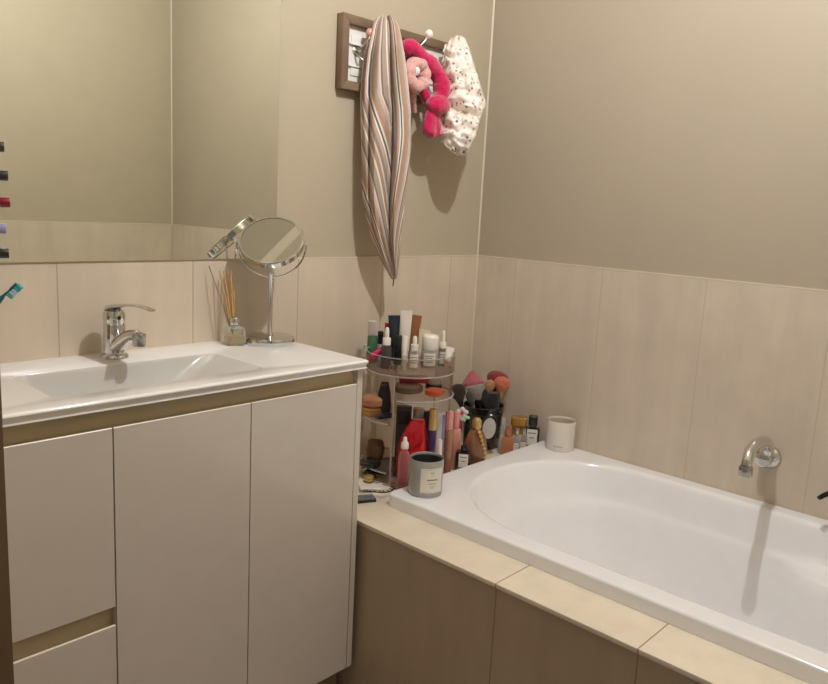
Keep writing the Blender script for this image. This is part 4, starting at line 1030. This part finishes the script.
b = nb(); blob(b, (.016, -.006, h*.93-.012), (.009, .003, .006), 14, 8); blob(b, (.004, -.006, h*.93-.020), (.009, .003, .007), 14, 8); obj('leaves', b, mat('leaf_green', 'b9d8b0', .4), o)
p = LP(466, -.232); h = H_(p, 413); r = wid(p, 8.5)/2
cyl('deodorant_spray', 'tall slim black spray can between the flower wand and the bronze perfume', 'spray can', p, [(0, 0), (r*.95, 0), (r, .002), (r, h*.74), (r*.85, h*.79), (0, h*.79)], M_blk, [(0, h*.79), (r*.86, h*.79), (r*.86, h*.97), (r*.7, h), (0, h)], mat('black_gloss_cap', '101010', .15))
# bronze perfume with chain of gold discs
p = LP(474, -.295); h = H_(p, 418); w = wid(p, 23)/2
o = thing('perfume_bottle', 'rounded bronze perfume bottle with a gold cap and a chain of gold beads', 'perfume', p, (0, 0, facing(p)))
b = nb(); loft(b, [ring(w*a, w*.5*a, z*h, 36, p=2.4) for a, z in ((.62, 0), (.75, .03), (.97, .25), (1, .40), (.9, .58), (.62, .73), (.3, .79), (.22, .80))]); obj('bottle', b, mat('bronze_glass', '8a5b3a', .15, coat=.6, var=.15, vscale=40), o)
b = nb(); lathe(b, [(0, h*.80), (w*.34, h*.80), (w*.40, h*.83), (w*.40, h*.95), (w*.25, h), (0, h)], 24); obj('cap', b, M_gold, o)
pts = [(.1, .83), (.26, .76), (.40, .68), (.52, .60), (.66, .52), (.78, .44), (.86, .35), (.90, .26), (.86, .17)]
for u, z in pts:
    b = nb(); lathe(b, [(0, -.0012), (.0042, -.0012), (.005, 0), (.0042, .0012), (0, .0012)], 16, M.Translation((u*w, -w*.5*math.sqrt(max(.05, 1-u*u))-.0045, z*h)) @ M.Rotation(PI/2, 4, 'X')); obj('gold_bead', b, M_gold, o)
b = nb(); tube(b, [(u*w, -w*.5*math.sqrt(max(.05, 1-u*u))-.0040, z*h) for u, z in pts], .0009, 6); obj('chain', b, M_gold, o)
# oval hand mirror leaning on the cup
p = LP(484.5, -.256); h = H_(p, 414)
o = thing('hand_mirror', 'black framed oval hand mirror leaning against the brush cup', 'mirror', p, (math.radians(-9), math.radians(5), facing(p)))
w = wid(p, 18)/2
TLm = M.Translation((0, 0, h*.66)) @ M.Rotation(PI/2, 4, 'X') @ M.Diagonal((1, 1.6, 1, 1))
b = nb(); lathe(b, [(w*.72, .002), (w*.9, .0035), (w, .001), (w, -.002), (w*.9, -.0035), (0, -.0035)], 36, TLm); obj('frame', b, M_blk, o)
b = nb(); lathe(b, [(0, .0022), (w*.73, .0022), (w*.73, -.001), (0, -.001)], 36, TLm); obj('glass', b, mat('grey_mirror', 'd6d0c6', .2, metal=.35), o)
b = nb(); tube(b, [(0, 0, .001), (0, 0, h*.12), (0, 0, h*.30)], lambda t: .0085-.002*t, 14, flat=.5); obj('handle', b, M_blk, o)
# brush cup
cp = LP(481, -.165); CH = H_(cp, 404); cr = wid(cp, 40)/2
cup = thing('brush_cup', 'black cup full of make-up brushes standing in the ledge corner', 'cup', cp, (0, 0, facing(cp)))
b = nb(); lathe(b, [(0, 0), (cr*.86, 0), (cr*.9, .003), (cr, CH-.001), (cr*.985, CH), (cr*.965, CH-.001), (cr*.87, .005), (0, .005)], 40); obj('cup_body', b, mat('black_ceramic', '1c1a1a', .2, coat=.4), cup)
b = nb(); lathe(b, [(cr*.975, CH*.80), (cr*.99, CH*.80), (cr*1.0, CH*.84), (cr*.985, CH*.84)], 40); obj('band', b, mat('cup_band', '3a3532', .3), cup)
def brush(px, py, bw, bh, mbr, mhan, mfer, lab, off, lean_depth=0., flat=.6, tipx=None, shape='dome', fer=.3):
    """make-up brush standing in the cup; (px, py) is where its head is seen"""
    base = cp + V((off[0]*cr, off[1]*cr, .007))
    head = CAM + ray(px, py)*(dep(cp)+lean_depth)
    d = head-base; L_ = d.length; z = d.normalized()
    q = V((0, 0, 1)).rotation_difference(z)
    o = bpy.data.objects.new('makeup_brush', None); o.empty_display_size = .02; COL.objects.link(o); o.location = base; 
    # spin about its own axis so that the flat side faces the viewer
    o.rotation_mode = 'XYZ'; o.rotation_euler = (q @ M.Rotation(facing(cp), 3, 'Z').to_quaternion()).to_euler()
    tag(o, lab, 'brush', 'make-up brushes in the cup')
    bw = bw*dep(head)/FPX/2; bh = bh*dep(head)/FPX
    z0 = L_-bh*.5
    b = nb(); tube(b, [(0, 0, 0), (0, 0, L_*.3), (0, 0, z0-bh*fer)], lambda t: .0028+.0018*math.sin(PI*min(1, t*.9)), 12); obj('handle', b, mhan, o)
    b = nb(); loft(b, [ring(.0045, .0040, z0-bh*fer-.006, 20), ring(max(.004, bw*.42), max(.0035, bw*.42*flat), z0, 20), ring(max(.004, bw*.50), max(.0035, bw*.50*flat), z0+bh*.10, 20)]); obj('ferrule', b, mfer, o)
    rings = []
    prof = [(0, .50), (.15, .66), (.35, .92), (.6, 1.), (.8, .88), (.93, .6), (1, .12)] if shape == 'dome' else [(0, .5), (.2, .72), (.6, 1), (.92, 1.04), (1, .9)] if shape == 'flat' else [(0, .9), (.25, 1), (.6, .62), (.9, .25), (1, .08)]
    for i in range(13):
        t = i/12; w = lerp_tab(prof, t)*bw
        rings.append([v+V((.0012*mnoise.noise(v*200), .0012*mnoise.noise(v*200+V((3, 3, 3))), 0)) for v in ring(w, w*flat, z0+bh*.08+bh*.92*t, 28)])
    b = nb(); loft(b, rings); obj('bristles', b, mbr, o)
    return o
def bristle(n, c): return mat(n, c, .95, var=.18, vscale=160, bump=.8, bscale=500, sheen=.3)
M_fs = mat('ferrule_silver', 'b9b2a8', .25, metal=.9); M_fb = mat('ferrule_black', '26201e', .3); M_fg = mat('ferrule_gold', 'c9a045', .3, metal=.6)
brush(458, 392.5, 17, 18, bristle('bristle_dark_brown', '3a2720'), M_blk, M_fb, 'dark brown brush leaning furthest left out of the cup', (-.55, .25), -.02)
brush(473, 379, 22, 18, bristle('bristle_pink', 'b5646a'), M_blk, M_fs, 'dusty pink pointed brush standing at the left of the cup', (-.3, -.1), -.01, shape='tri')
brush(477, 393, 18, 16, bristle('bristle_grey', '9b8f86'), M_blk, M_fb, 'pale grey flat brush low in the middle of the cup', (-.05, -.5), -.035, shape='flat')
brush(470.5, 399, 8, 16, bristle('bristle_smoky', '4c433f'), M_blk, M_fs, 'small smoky brush in front of the pink one', (-.25, -.55), -.045)
brush(497.5, 380, 23, 18, bristle('bristle_red', '8c3338'), M_blk, M_fb, 'large dark red powder brush at the back of the cup', (.3, .3), .03)
brush(502, 385, 17, 17, bristle('bristle_orange', 'd07352'), mat('yellow_handle', 'b8923a', .35), M_fg, 'orange brush with a golden ferrule, rightmost in the cup', (.5, -.1), .0)
brush(489.5, 386.5, 11, 14, bristle('bristle_tan', 'b98258'), M_blk, M_fb, 'small tan brush between the pink and the red brushes', (.12, -.1), -.01)
brush(485, 398, 9, 20, bristle('bristle_black', '2a2422'), M_blk, M_fb, 'black brush standing in the front of the cup', (.15, -.6), -.04)
brush(494, 403, 13, 22, bristle('bristle_black2', '262425'), M_blk, M_fb, 'wide black brush leaning right at the front of the cup', (.4, -.5), -.04, shape='flat')
# little perfumes towards the right wall
p = LP(501, -.262); h = H_(p, 418); w = wid(p, 6)/2
flask(p, w, w, h, w*.6, h*.22, M_cl2, clear('clear_cap', 'e3e0d6', .4), 'slim clear perfume sampler right of the hand mirror', rnd=2.2)
p = LP(506.5, -.290); h = H_(p, 427); w = wid(p, 12)/2
flask(p, w, w*.55, h, w*.5, h*.30, clear('peach_glass', 'dc9f76', .45), mat('copper_cap', 'b87a52', .25, metal=.6), 'peach perfume bottle with a copper cap behind the bath rim', inner=clear('peach_liquid', 'd58f60', .5), lblm=None)
p = LP(515.3, -.300); h = H_(p, 428); w = wid(p, 8)/2
flask(p, w, w*.7, h, w*.55, h*.24, M_cl2, M_fs, 'clear perfume bottle with a silver cap, left of its near twin', lblm=M_paper, lz=(.2, .6), lw=.6)
p = LP(522.3, -.302); h = H_(p, 428.5); w = wid(p, 8)/2
flask(p, w, w*.7, h, w*.55, h*.24, M_cl2, M_fs, 'clear perfume bottle with a silver cap, next to the black perfume', lblm=M_paper, lz=(.2, .6), lw=.6)
p = LP(517, -.262); h = H_(p, 417); w = wid(p, 16)/2
flask(p, w*.8, w*.5, h, w, h*.24, clear('honey_glass', 'd9b56c', .35), mat('amber_cap', 'a8742a', .2, coat=.5), 'honey coloured perfume with a broad amber cap at the back of the ledge', rnd=4)
p = LP(530.8, -.303); h = H_(p, 416); w = wid(p, 14.5)/2
flask(p, w, w*.55, h, w*.62, h*.26, mat('black_glass', '141314', .15, coat=.5), M_blk, 'black perfume bottle with a white label, last on the ledge beside the white candle', lblm=M_paper, lz=(.24, .86), lw=.70, neck=.10)
# ------------------------------------------------------------------ ceiling lamp and ambient
LX, LY = -.90, -1.02
cl = thing('ceiling_light', 'round ceiling light above the room, outside the picture', 'ceiling light', (LX, LY, ZC))
b = nb(); lathe(b, [(.09, -.0005), (.16, -.0005), (.165, -.006), (.160, -.022), (.10, -.026), (.095, -.010), (.09, -.004)], 40); obj('fitting', b, mat('lamp_fitting', 'e8e4dc', .4), cl)
lg_ = mat('lamp_glass', 'ffd9a8', .3, emit=2.)
b = nb(); lathe(b, [(.094, -.006), (.08, -.016), (.05, -.024), (0, -.027)], 32); obj('diffuser', b, lg_, cl)
ld = bpy.data.lights.new('lamp', 'POINT'); ld.energy = 46; ld.color = (.985, 1, 1.02); ld.shadow_soft_size = .018
lo = bpy.data.objects.new('lamp', ld); COL.objects.link(lo); lo.location = (LX, LY, ZC-.075)
w = bpy.data.worlds.new('world'); SC.world = w; w.use_nodes = True
bg = w.node_tree.nodes['Background']; bg.inputs[0].default_value = srgb('e6e6e8'); bg.inputs[1].default_value = .24
SC.view_settings.view_transform = 'Standard'
SC.view_settings.look = 'None'
SC.view_settings.exposure = .10
SC.cycles.use_denoising = True
try:
    SC.cycles.denoiser = 'OPENIMAGEDENOISE'
except Exception: pass
SC.cycles.max_bounces = 10; SC.cycles.diffuse_bounces = 5; SC.cycles.glossy_bounces = 5; SC.cycles.transparent_max_bounces = 24; SC.cycles.transmission_bounces = 6
SC.cycles.caustics_reflective = False; SC.cycles.caustics_refractive = False
SC.cycles.sample_clamp_indirect = 4.
